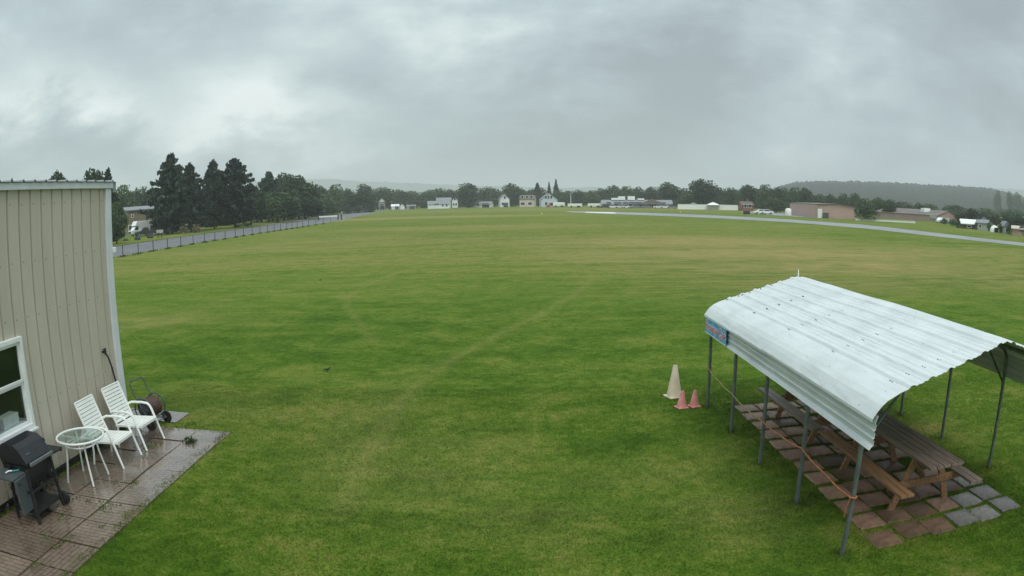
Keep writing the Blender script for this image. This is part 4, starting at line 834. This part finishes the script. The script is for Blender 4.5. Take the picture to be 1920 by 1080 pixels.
# right side
rs = [(1625, 170, 383, 60, 'b1', 'dark bush filling the gap between the two pink hangars'), (1618, 220, 372, 40, 'd0'), (1645, 230, 370, 40, 'd2'), (1668, 215, 374, 34, 'd1', 'tree with pale spots behind the left end of the second hangar'), (1700, 230, 384, 40, 'd0'), (1722, 230, 379, 26, 'd3', 'rounded tree above the roof of the second hangar'), (1745, 225, 388, 30, 'd1'), (1778, 220, 392, 40, 'd0'), (1800, 215, 394, 36, 'd2', 'green tree behind the white roofed house'), (1822, 210, 390, 34, 'd1'), (1845, 205, 398, 30, 'd3'), (1868, 200, 402, 34, 'd0', 'dark tree behind the white dome tent'), (1890, 190, 402, 34, 'd1'), (1910, 180, 401, 34, 'd3', 'dark tree farthest to the right above the pinkish house'), (1935, 180, 402, 40, 'd0'), (1960, 180, 408, 40, 'd2'), (1765, 240, 398, 34, 'd3'), (1790, 300, 384, 60, 'd1'), (1850, 300, 390, 60, 'd0'), (1900, 300, 392, 60, 'd2'), (1740, 320, 382, 60, 'd0'), (1690, 330, 378, 60, 'd1'), (1940, 260, 398, 50, 'd3')]
for a in rs: tree(*a[:5], a[5] if len(a) > 5 else 'leafy tree in the belt below the wooded hill', 'trees below the wooded hill')
for k, (px, D, t, w) in enumerate([(1872, 700, 357, 18), (1893, 700, 359, 16), (1908, 700, 360, 20), (1925, 700, 362, 20)]): tree(px, D, t, w, 'd%d' % (k % 4), 'tall hazy tree standing at the right end of the wooded hill', 'hazy trees on the hill')
for px, D, tp, w in ((1797, 150, 414, 16), (1832, 146, 413, 14), (1855, 141, 417, 14), (1876, 136, 418, 12), (1893, 132, 419, 18), (1916, 128, 420, 14), (1787, 165, 411, 20), (1770, 178, 409, 16)): tree(px, D, tp, w, 'b1', 'dark shrub between the small houses at the far right', 'shrubs at the far right houses')
# hedges by the road and in front of the tree line
for px, D, t, w, l in ((462, 168, 418, 22, 'low dark hedge by the road below the ragged pine'), (445, 166, 421, 24, 'low dark hedge in front of the ragged pine trunk'), (610, 255, 401, 40, 'low hedge along the road bend'), (590, 262, 401, 30, 'low hedge left of the road bend')): tree(px, D, t, w, 'b1', l, 'hedges by the road', 'hedge')

# ------------------------------------------------------------------ fences
def chain_fence():
    t = thing('chain_link_fence', 'low chain link fence with dark posts along the road', 'fence', (-39.2, 50, 0))
    pxs = [171, 201, 230, 259, 287, 314, 339, 362, 383.5, 403, 422, 441, 456.7, 472.8, 487.5, 501.7, 514, 526, 537, 547.5, 557, 567.5, 578.5, 592, 606, 620]
    X = -39.2; ys = []
    for p in pxs: a = az(p, 470-.16*(p-230)); ys.append(X/math.tan(a))
    h = 1.18
    for y in ys: MB().tube([(0, y-50, -.02), (0, y-50, h+.03)], .045, 6).build('post', 'fence_metal', t, smooth=True)
    y0, y1 = ys[0]-50, ys[-1]-50; MB().tube([(0, y0, h), (0, y1, h)], .024, 6).build('rail', 'fence_metal', t, smooth=True)
    m = MB(); st = .34
    for s in (-1, 1):
        y = y0
        while y < y1-h: m.bar((.002*s, y, .03), (.002*s, y+h-.04, h-.01) if s > 0 else (.002*s, y, h-.01), 0.0022, 0.0022) if s > 0 else m.bar((.002*s, y+h-.04, .03), (.002*s, y, h-.01), 0.0022, 0.0022); y += st
    m.build('mesh', 'wire', t)
    g = MB(); r = np.random.default_rng(2); n = 1500; yy = np.repeat(np.array(ys)-50, 60)[:n]+r.normal(0, .5, n); C = np.stack([r.normal(0, .12, n), yy, np.abs(r.normal(.07, .05, n))], 1); V, Fq = leaf_quads(C+np.array([X, 50, 0]), .06, r, 1.5)
    tag(np_mesh('fence_weeds', V, Fq, 'leaf_olive', {'var': ('FACE', r.random(n))}), 'tall weeds along the foot of the chain link fence', 'weeds', kind='stuff')
chain_fence()
def far_rail():
    t = thing('post_fence', 'low pale post and rail fence curving away past the road end', 'fence', (0, 0, 0)); P = [ground(p, y).xy for p, y in ((641, 401.5), (650, 400.6), (660, 399.8), (669, 399.2), (679, 398.7), (688, 398.2), (698, 397.8), (707, 397.4), (717, 397.0), (727, 396.6), (738, 396.2), (750, 395.8), (762, 395.4))]
    for p in P: MB().box((p.x, p.y, .55), (.35, .35, 1.1)).build('post', 'concrete', t)
    r = MB()
    for a, b in zip(P[:-1], P[1:]): r.bar((a.x, a.y, .8), (b.x, b.y, .8), .08, .14)
    r.build('rail', 'concrete', t)
far_rail()

# ------------------------------------------------------------------ buildings far off
def house(name, label, cat, px, D, wpx, eave, ridge, wall, roof, yaw=0, depth=8, gable=False, wins=(), door=None, over=.3, name_group=None, chimney=False):
    """px: photo column of the middle, D metres away; eave / ridge given as photo rows; the front faces the camera (+ yaw)."""
    p = at(px, D); w = wide(px-wpx/2, px+wpx/2, D); he = top_z(px, eave, D); hr = top_z(px, ridge, D)
    t = thing(name, label, cat, p, -math.atan2(p.x, p.y)+yaw, name_group); d = depth
    b = MB()
    if gable: b.prism([(-w/2, -d/2, -.05), (w/2, -d/2, -.05), (w/2, -d/2, he), (0, -d/2, hr-.05), (-w/2, -d/2, he)], (0, d, 0))
    else: b.prism([(-w/2, -d/2, -.05), (-w/2, d/2, -.05), (-w/2, d/2, he), (-w/2, 0, hr-.05), (-w/2, -d/2, he)], (w, 0, 0))
    b.build('wall', wall, t)
    r = MB(); th = .18
    if gable:
        k = (hr-he)/(w/2); x = w/2+over
        for s in (-1, 1): r.prism([(0, -d/2-over, hr), (s*x, -d/2-over, he-k*over), (s*x, -d/2-over, he-k*over+th), (0, -d/2-over, hr+th)], (0, d+2*over, 0))
    else:
        k = (hr-he)/(d/2); y = d/2+over
        for s in (-1, 1): r.prism([(-w/2-over, 0, hr), (-w/2-over, s*y, he-k*over), (-w/2-over, s*y, he-k*over+th), (-w/2-over, 0, hr+th)], (w+2*over, 0, 0))
    ro = r.build('roof', roof, t)
    if chimney: MB().box((w*.2, .5, hr+.4), (.7, .7, 1.4)).build('chimney', 'brick_red', ro)
    for u, z, ww, hh in wins:
        f = MB().box((u*w, -d/2-.03, z), (ww+.24, .07, hh+.24)).build('window', 'window_white', t); MB().box((u*w, -d/2-.055, z), (ww, .08, hh)).build('pane', 'glass_dark', f)
    if door: u, ww, hh, m = door; MB().box((u*w, -d/2-.03, hh/2), (ww, .08, hh)).build('door', m, t)
    return t, w, he, hr
def hx(): 
    # left: tan building behind the pines
    house('tan_building', 'tan building with a low grey roof behind the white truck', 'building', 262, 172, 66, 394.5, 388, 'tan_wall', 'roof_grey', .18, 16, wins=((-.36, 4.3, .5, .5), (-.42, 1.4, .9, 1.6)), door=(-.25, 2.2, 2.4, 'roof_dark'), over=.4)
    house('tan_building', 'pale tan building half hidden behind the roadside pine trunks', 'building', 362, 185, 38, 407, 400, 'tan_wall_warm', 'roof_grey', 0, 10, wins=((-.2, 1.5, 1, 1.2), (.25, 1.5, 1, 1.2)))
    # small tower with white gable
    t, w, he, hr = house('lookout_tower', 'narrow grey tower with a bright white gable under a dark roof', 'tower', 716, 396, 13, 378.5, 370.5, 'roof_grey', 'roof_dark', 0, 5, True, wins=((0, 3.2, 2.2, .8),), door=(.05, 2.2, 2.6, 'dark_void'), over=.8)
    MB().prism([(-w/2, -2.56, he), (w/2, -2.56, he), (0, -2.56, hr-.05)], (0, -.06, 0)).build('gable_panel', 'tent_white', t)
    house('shed', 'low white shed right of the gabled tower', 'shed', 741, 394, 14, 387, 383.5, 'white_wall', 'white_wall', 0, 6, door=(.2, 2, 2.2, 'roof_dark')); house('shed', 'small white shed with pitched roof, third right of the tower', 'shed', 754, 392, 9, 386.5, 381.5, 'white_wall', 'roof_dark', 0, 6, True); house('shed', 'long grey low shed left of the white barn', 'shed', 771, 396, 16, 387, 384.5, 'concrete', 'roof_grey', 0, 6, door=(.1, 3, 2, 'roof_dark'))
    # white barn
    t, w, he, hr = house('white_barn', 'long white barn with grey roof and a taller rear wing', 'barn', 822, 384, 40, 383, 377, 'white_wall', 'roof_grey', .05, 9, wins=((-.1, 2.4, 2.6, .9), (.18, 1.7, .9, 1.2), (.36, 1.7, .9, 1.2)))
    MB().prism([(-.5, 3, -.05), (7, 3, -.05), (7, 3, 4.3), (-.5, 3, 4.3)], (0, 5, 0)).build('rear_wing', 'white_wall', t); MB().prism([(-1, 2.6, 4.3), (-1, 8.4, 4.3), (-1, 5.5, 6.0)], (8.5, 0, 0)).build('rear_roof', 'roof_grey', t)
    house('house', 'narrow white house between the barn and the large round tree', 'house', 853, 410, 11, 376, 370, 'white_wall', 'roof_dark', 0, 8, True, wins=((-.2, 2, .9, 1.4), (.2, 2, .9, 1.4), (0, 5, .9, 1.3)))
    house('house', 'low white house with dark carport, right of the large round tree', 'house', 908, 388, 30, 383.5, 378.5, 'white_wall', 'roof_grey', -.2, 8, wins=((-.3, 1.6, 1.2, 1.2),), door=(.18, 4.0, 2.2, 'dark_void'))
    house('house', 'tall white two storey house with steep gable and a dark porch', 'house', 945, 390, 17, 373, 365, 'white_wall', 'roof_grey', .1, 10, True, wins=((0, 5.2, 1, 1.4), (-.25, 1.8, 1, 1.4)), door=(.1, 2.6, 2.4, 'roof_dark'), chimney=True)
    house('house', 'cream two storey house with a brown hip roof', 'house', 990, 372, 28, 373.5, 366.5, 'cream_wall', 'roof_brown', -.1, 10, wins=((-.3, 5.2, 1.2, 1.4), (0, 5.2, 1.2, 1.4), (.3, 5.2, 1.2, 1.4), (-.28, 1.8, 2, 1.3), (.2, 1.8, 2, 1.3)), chimney=True)
    house('house', 'pale blue two storey house with a broad front gable', 'house', 1028, 362, 30, 374, 363, 'pale_blue', 'roof_grey', .12, 10, True, wins=((-.22, 5.0, 1, 1.5), (-.05, 5.0, 1, 1.5), (.12, 5.0, 1, 1.5), (-.2, 1.8, 1.2, 1.4)))
    # long grey building
    t, w, he, hr = house('commercial_building', 'long low grey building with dark bays and white rooftop units', 'building', 1194, 312, 128, 382, 375.5, 'concrete', 'roof_grey', .0, 14, over=.6)
    for u, ww in ((-.40, 2.0), (-.27, 3.2), (-.16, 2.2), (.0, 7), (.16, 5), (.33, 5)): MB().box((u*w, -7.03, 1.3), (ww, .1, 2.4)).build('bay', 'dark_void', t)
    for u, ww, hh in ((-.32, 3.0, .9), (-.22, 3.2, 1.6), (-.08, 3.2, 1.7), (.06, 3.0, .7)): MB().box((u*w, -.8, hr+hh/2+.1), (ww, 2, hh)).build('rooftop_unit', 'tent_white', t, bevel=.05)
    MB().prism([(w*.02, -7.6, he), (w*.42, -7.6, he), (w*.22, -7.6, hr+.6)], (0, 7, 0)).build('front_gable', 'roof_rust', t)
    house('house', 'red brick house with rusty roof among trees at the end of the white wall', 'house', 1398, 262, 22, 385, 378.5, 'brick_red', 'roof_brown', .2, 8, wins=((-.2, 1.9, 1, 1.2), (.2, 1.9, 1, 1.2)), chimney=True)
    house('house', 'low dark house with white gable hidden by trees beside the white wall', 'house', 1300, 290, 20, 384, 379, 'white_wall', 'roof_dark', 0, 8, True)
    # hangars
    p0, p1, p2 = ground(1481, 402.5), ground(1532, 408.5), ground(1603.5, 411.5)
    t = thing('pink_hangar', 'large dusty pink metal hangar with a white side door', 'hangar', p1); q0, q2 = p0-p1, p2-p1; D1 = p1.length
    hl = top_z(1532, 383.2, D1); hz0 = top_z(1481, 383.5, p0.length); hp = top_z(1566, 382.5, (p1.length+p2.length)/2); h2 = top_z(1603, 388.5, p2.length)
    mid = q2*.5; back = q0
    MB().prism([(0, 0, -.05), q2+Vector((0, 0, -.05)), q2+Vector((0, 0, h2)), mid+Vector((0, 0, hp)), (0, 0, hl)], back).build('wall', 'hangar_pink', t)
    rf = MB(); up = Vector((0, 0, .12)); o = (q2.normalized()*.5)
    for a, ha, s in ((Vector((0, 0, 0)), hl, -1), (q2, h2, 1)):
        e0 = a+Vector((0, 0, ha))+o*s*.3-back.normalized()*.4; m0 = mid+Vector((0, 0, hp))-back.normalized()*.4; ln = back+back.normalized()*.8; rf.prism([e0, m0, m0+up, e0+up], ln)
    rf.build('roof', 'roof_rust', t)
    n = Vector((q2.y, -q2.x, 0)).normalized(); n = n if n.dot(-p1) > 0 else -n
    def onwall(f, z, w_, h_, m, nm, th=.12): c = q2*f+Vector((0, 0, z))+n*th/2; MB().bar(c-q2.normalized()*w_/2, c+q2.normalized()*w_/2, th, h_).build(nm, m, t)
    onwall(.075, 1.15, 1.2, 2.3, 'tent_white', 'door'); onwall(.23, .75, 1.5, 1.3, 'roof_dark', 'air_unit', .6); onwall(.012, 1.6, .2, 3.2, 'hangar_pink_dark', 'trim'); onwall(.988, 1.3, .2, 2.7, 'hangar_pink_dark', 'trim')
    tn = thing('storage_tank', 'round white storage tank at the left end of the pink hangar', 'tank', at(1478, 192)); tn.scale = (.8, .8, .8); MB().lathe([(.1, 2.6), (.8, 2.5), (1.1, 2.1), (1.15, .3), (1.0, 0)][::-1], n=20).build('vessel', 'tent_white', tn, smooth=True); MB().lathe([(1.22, 0), (1.22, .12)], n=20).build('base_ring', 'concrete', tn)
    # second hangar
    a, b2 = ground(1640, 408), ground(1757, 416); t = thing('brown_hangar', 'second pink hangar with a rusty brown roof, right of the dark bush', 'hangar', a); q = b2-a; nb = Vector((q.y, -q.x, 0)).normalized(); nb = -nb if nb.dot(-a) > 0 else nb
    h0 = top_z(1640, 397, a.length); h1 = top_z(1757, 404.5, b2.length); r0 = top_z(1640, 388.5, a.length+7); r1 = top_z(1757, 396, b2.length+7); Z = lambda z: Vector((0, 0, z))
    MB().prism([Z(-.05), nb*14+Z(-.05), nb*14+Z(h0), nb*7+Z(r0-.1), Z(h0)], q).build('wall', 'hangar_pink_dark', t)
    rr = MB(); 
    for s0, s1 in ((-.3, 7), (14.3, 7)): rr.prism([nb*s0+Z(h0-.1)-q.normalized()*.3, nb*s1+Z(r0)-q.normalized()*.3, nb*s1+Z(r0+.14)-q.normalized()*.3, nb*s0+Z(h0+.04)-q.normalized()*.3], q+q.normalized()*.6)
    rr.build('roof', 'roof_rust', t)
    c = q*.72+nb*4+Z(r0-.1); MB().box(c, (2.6, 2, 1.2)).build('rooftop_unit', 'tent_white', t, bevel=.1); MB().bar(q*.90-nb*.2+Z(h0-.35), q*1.0-nb*.2+Z(h0-.35), .3, 1.1).build('canopy', 'concrete', t)
    # right edge houses
    house('house', 'low house with a bright white hip roof beyond the taxiway', 'house', 1815, 152, 24, 419, 412.5, 'roof_brown', 'tent_white', .1, 6, over=.5, wins=((0, .5, .9, .4),))
    house('house', 'grey house with a small white turret, right of the white roofed house', 'house', 1844, 147, 18, 418.5, 413.5, 'concrete', 'roof_grey', -.1, 6, wins=((-.2, .8, .5, .5),))
    house('turret_house', 'slim pale house with a pointed top behind the grey house', 'house', 1845, 150, 8, 411, 407.5, 'pale_blue', 'roof_grey', 0, 3, True)
    house('house', 'narrow grey house with pale gable right of the white dome tent', 'house', 1884, 136, 9, 422, 416, 'concrete', 'roof_grey', .2, 5, True, wins=((0, .7, .5, .5),))
    house('house', 'low pinkish house at the far right beyond the taxiway', 'house', 1908, 130, 18, 429, 425, 'hangar_pink_dark', 'cream_wall', 0, 5)
    t = thing('dome_tent', 'white dome shaped tent between two grey houses', 'tent', at(1864.5, 138)); R = wide(1856, 1873, 138)/2; MB().lathe([(R, 0), (R*.98, R*.35), (R*.82, R*.8), (R*.5, R*1.12), (.05, R*1.25)], n=20).build('cover', 'tent_white', t, smooth=True); MB().box((-.3, -R, .45), (1.0, .3, .9)).build('door', 'dark_void', t)
    t = thing('white_canopy', 'low white canopy roof peeking over the white wall', 'canopy', at(1337, 275)); R = wide(1324, 1350, 275)/2
    MB().lathe([(R, 1.9), (R*.75, 2.2), (R*.3, 2.75), (.05, 2.95)], n=18).build('cover', 'tent_white', t, smooth=True)
    for k in range(4): MB().tube([(R*.8*math.cos(k*PI/2), R*.8*math.sin(k*PI/2), 0), (R*.8*math.cos(k*PI/2), R*.8*math.sin(k*PI/2), 2.1)], .06, 6).build('leg', 'white_wall', t)
hx()
def long_wall(label, name, cat, a, b, h, m, th=.5, group=None):
    a, b = ground(*a), ground(*b); t = thing(name, label, cat, a, 0, group); q = b-a; q.z = 0
    MB().bar((0, 0, h/2), q+Vector((0, 0, h/2)), th, h).build('panel', m, t); MB().bar((0, 0, h+.05), q+Vector((0, 0, h+.05)), th+.12, .1).build('cap', 'concrete', t)
long_wall('long white wall beyond the taxiway, in front of the biggest tree', 'white_wall', 'wall', (1271, 392.2), (1385, 394.3), 2.0, 'tent_white')
long_wall('thin white barrier running right from the pink hangar', 'low_barrier', 'barrier', (1604, 413), (1716, 418.5), .42, 'tent_white', .4)
long_wall('dark red low fence at the foot of the far left tree line', 'red_fence', 'fence', (655, 394.6), (686, 394.0), 1.1, 'brick_red', .2)
def trailer(label, px, D, wpx, top, m='tent_white', group='white trailers beyond the taxiway'):
    p = at(px, D); w = wide(px-wpx/2, px+wpx/2, D); h = top_z(px, top, D); t = thing('trailer', label, 'trailer', p, -math.atan2(p.x, p.y), group)
    MB().box((0, 0, h/2+.35), (w, 2.5, h-.35)).build('body', m, t, bevel=.06)
    for u in (-.25, .2, .3):
        MB().lathe([(.2, -.15), (.45, -.15), (.45, .15), (.2, .15)], (u*w, -1.2, .45), 12, Matrix.Rotation(PI/2, 3, 'X')).build('wheel', 'rubber', t)
    MB().box((w*.02, -1.27, h*.55), (w*.9, .02, .12)).build('stripe', 'concrete', t)
trailer('longer white trailer left of the long grey building', 1078, 322, 27, 382.5); trailer('white trailer touching the long grey building', 1115, 318, 26, 382.3); trailer('white trailer beside the red truck in front of the blue house', 1048, 345, 22, 380)
_g = ground(1097, 389); 
def vehicle(label, px, D, body, L=4.6, Wd=1.8, kind='car', yaw=0, group=None, Hh=1.45):
    p = at(px, D); t = thing({'car': 'parked_car', 'pickup': 'pickup_truck', 'van': 'box_truck'}[kind], label, {'car': 'car', 'pickup': 'pickup', 'van': 'truck'}[kind], p, -math.atan2(p.x, p.y)+yaw, group)
    b = MB(); h = Hh
    if kind == 'car':
        pr = [(-L/2, .3), (-L/2, .75), (-L*.42, .86), (-L*.27, .92), (-L*.13, h*.97), (L*.16, h), (L*.34, .95), (L*.47, .88), (L/2, .7), (L/2, .3)]
        b.prism([(x, -Wd/2, z) for x, z in pr], (0, Wd, 0)); g = [(-L*.245, .94), (-L*.125, h*.93), (L*.15, h*.95), (L*.30, .96)]
    elif kind == 'pickup':
        pr = [(-L/2, .45), (-L/2, 1.0), (-L*.24, 1.12), (-L*.14, h), (L*.08, h), (L*.13, 1.1), (L/2, 1.08), (L/2, .45)]
        b.prism([(x, -Wd/2, z) for x, z in pr], (0, Wd, 0)); g = [(-L*.22, 1.14), (-L*.135, h*.94), (L*.07, h*.94), (L*.105, 1.14)]
    else:
        pr = [(-L/2, .4), (-L/2, 1.15), (-L*.40, 1.28), (-L*.33, 1.95), (-L*.2, 2.1), (-L*.2, .4)]
        b.prism([(x, -Wd/2+.08, z) for x, z in pr], (0, Wd-.16, 0)); g = [(-L*.385, 1.3), (-L*.33, 1.88), (-L*.22, 1.95), (-L*.22, 1.3)]
        MB().prism([(-L*.36, -Wd/2-.1, 2.13), (-L*.195, -Wd/2-.1, .75), (L/2, -Wd/2-.1, .75), (L/2, -Wd/2-.1, h), (-L*.29, -Wd/2-.1, h)][0:1]+[(-L*.195, -Wd/2-.1, 2.08), (-L*.195, -Wd/2-.1, .75), (L/2, -Wd/2-.1, .75), (L/2, -Wd/2-.1, h), (-L*.27, -Wd/2-.1, h)], (0, Wd+.2, 0)).build('cargo_box', body, t, bevel=.05)
        MB().box((-L/2-.02, 0, .8), (.06, Wd*.7, .35)).build('grille', 'black_metal', t); MB().box((-L/2-.06, 0, .5), (.12, Wd*.95, .2)).build('bumper', 'chrome', t)
    b.build('body', body, t, bevel=.06)
    for s in (-1, 1): MB().prism([(x, s*(Wd/2+.005 if kind != 'van' else Wd/2-.075), z) for x, z in g], (0, s*.012, 0)).build('side_window', 'glass_dark', t)
    xw = (g[0][0]+g[1][0])/2; MB().bar((g[0][0]-.03, 0, g[0][1]), (g[1][0]-.03, 0, g[1][1]), Wd*.84, .03, up=(0, 0, 1)).build('windscreen', 'glass_dark', t)
    for s in (-1, 1):
        for u in (-.31, .31):
            w = MB().lathe([(.2, -.11), (.33, -.11), (.34, 0), (.33, .11), (.2, .11)], (u*L, s*(Wd/2-.1), .34), 14, Matrix.Rotation(PI/2, 3, 'X')).build('wheel', 'rubber', t, smooth=True); MB().lathe([(.19, -.115), (.19, .115)], (u*L, s*(Wd/2-.1), .34), 10, Matrix.Rotation(PI/2, 3, 'X')).build('rim', 'chrome', w)
        MB().box((-L/2-.01, s*Wd*.36, .68 if kind == 'car' else .9), (.05, .3, .15)).build('headlight', 'window_white', t)
    return t
vehicle('white box truck parked in front of the tan building', 265, 152, 'car_white', 6.4, 2.1, 'van', .45, None, 3.1)
vehicle('dark pickup parked on the near side of the white box truck', 272, 143, 'car_dark', 5.2, 1.9, 'pickup', .2, None, 1.8); vehicle('dark red car parked behind the dark pickup', 287, 146, 'car_red', 4.6, 1.8, 'car', .1)
cg = 'cars parked at the long grey building'
for px, m, l in ((1149, 'car_white', 'white car at the left bay of the long grey building'), (1164, 'car_white', 'white car second from the left at the long grey building'), (1173, 'car_white', 'white car in the middle before the dark bay'), (1190, 'car_grey', 'grey car in front of the wide dark bay'), (1212, 'car_grey', 'grey car right of the wide dark bay'), (1235, 'car_white', 'white car at the right end of the long grey building'), (1246, 'car_white', 'white car farthest right at the long grey building'), (1259, 'car_grey', 'grey blue car by the start of the white wall'), (1135, 'car_dark', 'dark car beside the white trailer')): vehicle(l, px, 296, m, 4.6, 1.8, 'car', random.choice((0, PI, .2)), cg, 1.5)
for px, l in ((1426, 'white car on the apron, left of a pair'), (1436, 'white car on the apron, right of a pair')): vehicle(l, px, 205, 'car_white', 4.4, 1.8, 'car', .3, 'cars on the apron', 1.4)
vehicle('white car nosing out past the second hangar', 1764, 190, 'car_white', 4.2, 1.7, 'car', 1.2); vehicle('grey car parked beyond the second hangar', 1776, 186, 'car_grey', 4.2, 1.7, 'car', 1.4); vehicle('dark car on the grass verge left of the low white house', 880, 392, 'car_dark', 4.6, 1.8); vehicle('white car beside the low white house', 886, 394, 'car_white'); vehicle('red truck in front of the pale blue house', 1034, 346, 'red_paint', 5.4, 2.2, 'pickup', .3, None, 2.3); vehicle('silver car under the trees by the road bend', 597, 268, 'car_grey', 4.6, 1.8, 'car', .2)

# ------------------------------------------------------------------ small things along the road and field
def boulder(label, px, py, s, seed, group='dark boulders on the road verge'):
    r = np.random.default_rng(seed); g = ground(px, py); bm = bmesh.new(); bmesh.ops.create_icosphere(bm, subdivisions=2, radius=.5)
    for v in bm.verts: v.co *= 1+r.normal(0, .10); v.co.z = max(v.co.z, -.2)
    me = bpy.data.meshes.new('boulder'); bm.to_mesh(me); bm.free(); me.materials.append(MATS['stone_dark']); o = bpy.data.objects.new('boulder', me); COL.objects.link(o); o.location = (g.x, g.y, .18*s[2]); o.scale = s; tag(o, label, 'boulder', group)
boulder('flat dark boulder near the orange cone', 236, 451.5, (1.2, .8, .6), 1); boulder('blocky dark boulder second from the building corner', 258, 450, (1.2, .9, 1.1), 2); boulder('blocky dark boulder below the parked pickup', 282, 446.5, (1.25, .9, 1.2), 3); boulder('grey topped boulder right of the notice stand', 328, 435, (1.5, .9, 1.1), 4)
def roadside():
    g = ground(300, 446); t = thing('notice_stand', 'small notice board on two dark legs by the road', 'sign', g, .3)
    for s in (-1, 1): MB().box((s*.35, 0, .5), (.14, .12, 1.0)).build('leg', 'black_metal', t)
    MB().box((0, 0, 1.15), (1.3, .15, .55)).build('board', 'concrete', t)
    r = np.random.default_rng(6)
    for px, py, s, l in ((345, 438, .9, 'brown ornamental grass clump left of the slim trunk by the road'), (368, 436, .8, 'brown ornamental grass clump right of the slim trunk by the road')):
        g = ground(px, py); C = np.stack([r.normal(g.x, s*.45, 260), r.normal(g.y, s*.45, 260), np.abs(r.normal(.6, .4, 260))*s*1.3], 1); V, Fq = leaf_quads(C, .14, r, 2.2); tag(np_mesh('ornamental_grass', V, Fq, 'dry_plant'), l, 'plant', 'ornamental grasses by the road')
    t = thing('flagpole', 'tall pale pole standing between the white trailers and the trees', 'pole', at(1070.5, 345)); h = top_z(1070, 363, 345); MB().tube([(0, 0, 0), (0, 0, h)], [.16, .09], 8).build('shaft', 'tent_white', t, smooth=True); MB().lathe([(.35, 0), (.35, .15)], n=12).build('base', 'concrete', t)
    for px, py, l in ((1276, 398.5, 'yellow marker left of the white wall beside the taxiway'), (1016, 401.5, 'yellow marker out on the grass before the blue house')):
        t = thing('field_marker', l, 'marker', ground(px, py)); t.scale = (.5, .5, .6); MB().lathe([(.35, 0), (.25, .5), (.1, .8)], n=12).build('cone', 'yellow_paint', t, smooth=True); MB().box((0, 0, .04), (.9, .9, .08)).build('base', 'yellow_paint', t)
    t = thing('black_box', 'black equipment box on the grass beside the taxiway', 'box', ground(1400, 402.5)); MB().box((0, 0, .55), (1.9, .8, .9)).build('case', 'black_metal', t, bevel=.05); MB().box((0, 0, .05), (1.6, .7, .1)).build('base', 'concrete', t)
    t = thing('entry_gate', 'pale barrier gate at the end of the chain link fence', 'gate', ground(634, 412)); MB().bar((-5.5, 0, 1.0), (0, 0, 1.0), .12, .35).build('boom', 'tent_white', t)
    for x in (-5.5, 0, .9, 1.7): MB().box((x, 0, .7), (.28, .28, 1.5)).build('post', 'fence_metal' if x < 1 else 'concrete', t)
    for px, l in ((566, 'white frame stand under the trees by the road, left one'), (572, 'white frame stand under the trees by the road, right one')):
        t = thing('frame_stand', l, 'frame', at(px, 214), 0, 'white frames by the road')
        for x in (-.55, .55): MB().box((x, 0, .9), (.12, .12, 1.8)).build('post', 'concrete', t)
        MB().box((0, 0, 1.75), (1.2, .1, .12)).build('bar', 'concrete', t); MB().box((0, 0, .9), (1.2, .08, .1)).build('bar', 'concrete', t)
roadside()

# ------------------------------------------------------------------ haze
def haze():
    m = bpy.data.materials.new('haze'); m.use_nodes = True; nt = m.node_tree; nt.nodes.clear(); o = nt.nodes.new('ShaderNodeOutputMaterial'); v = nt.nodes.new('ShaderNodeVolumePrincipled')
    v.inputs['Color'].default_value = (.93, .945, 1.0, 1); v.inputs['Density'].default_value = HAZE; v.inputs['Anisotropy'].default_value = .2; nt.links.new(v.outputs[0], o.inputs['Volume'])
    b = MB(); b.box((0, 2300, 89), (14600, 11800, 180)); ob = b.build('haze', m); tag(ob, kind='stuff')
HAZE = .00040
haze()
for k, o in PROTO.items():
    if k not in _used:
        for c in list(o.children): bpy.data.objects.remove(c)
        bpy.data.objects.remove(o)
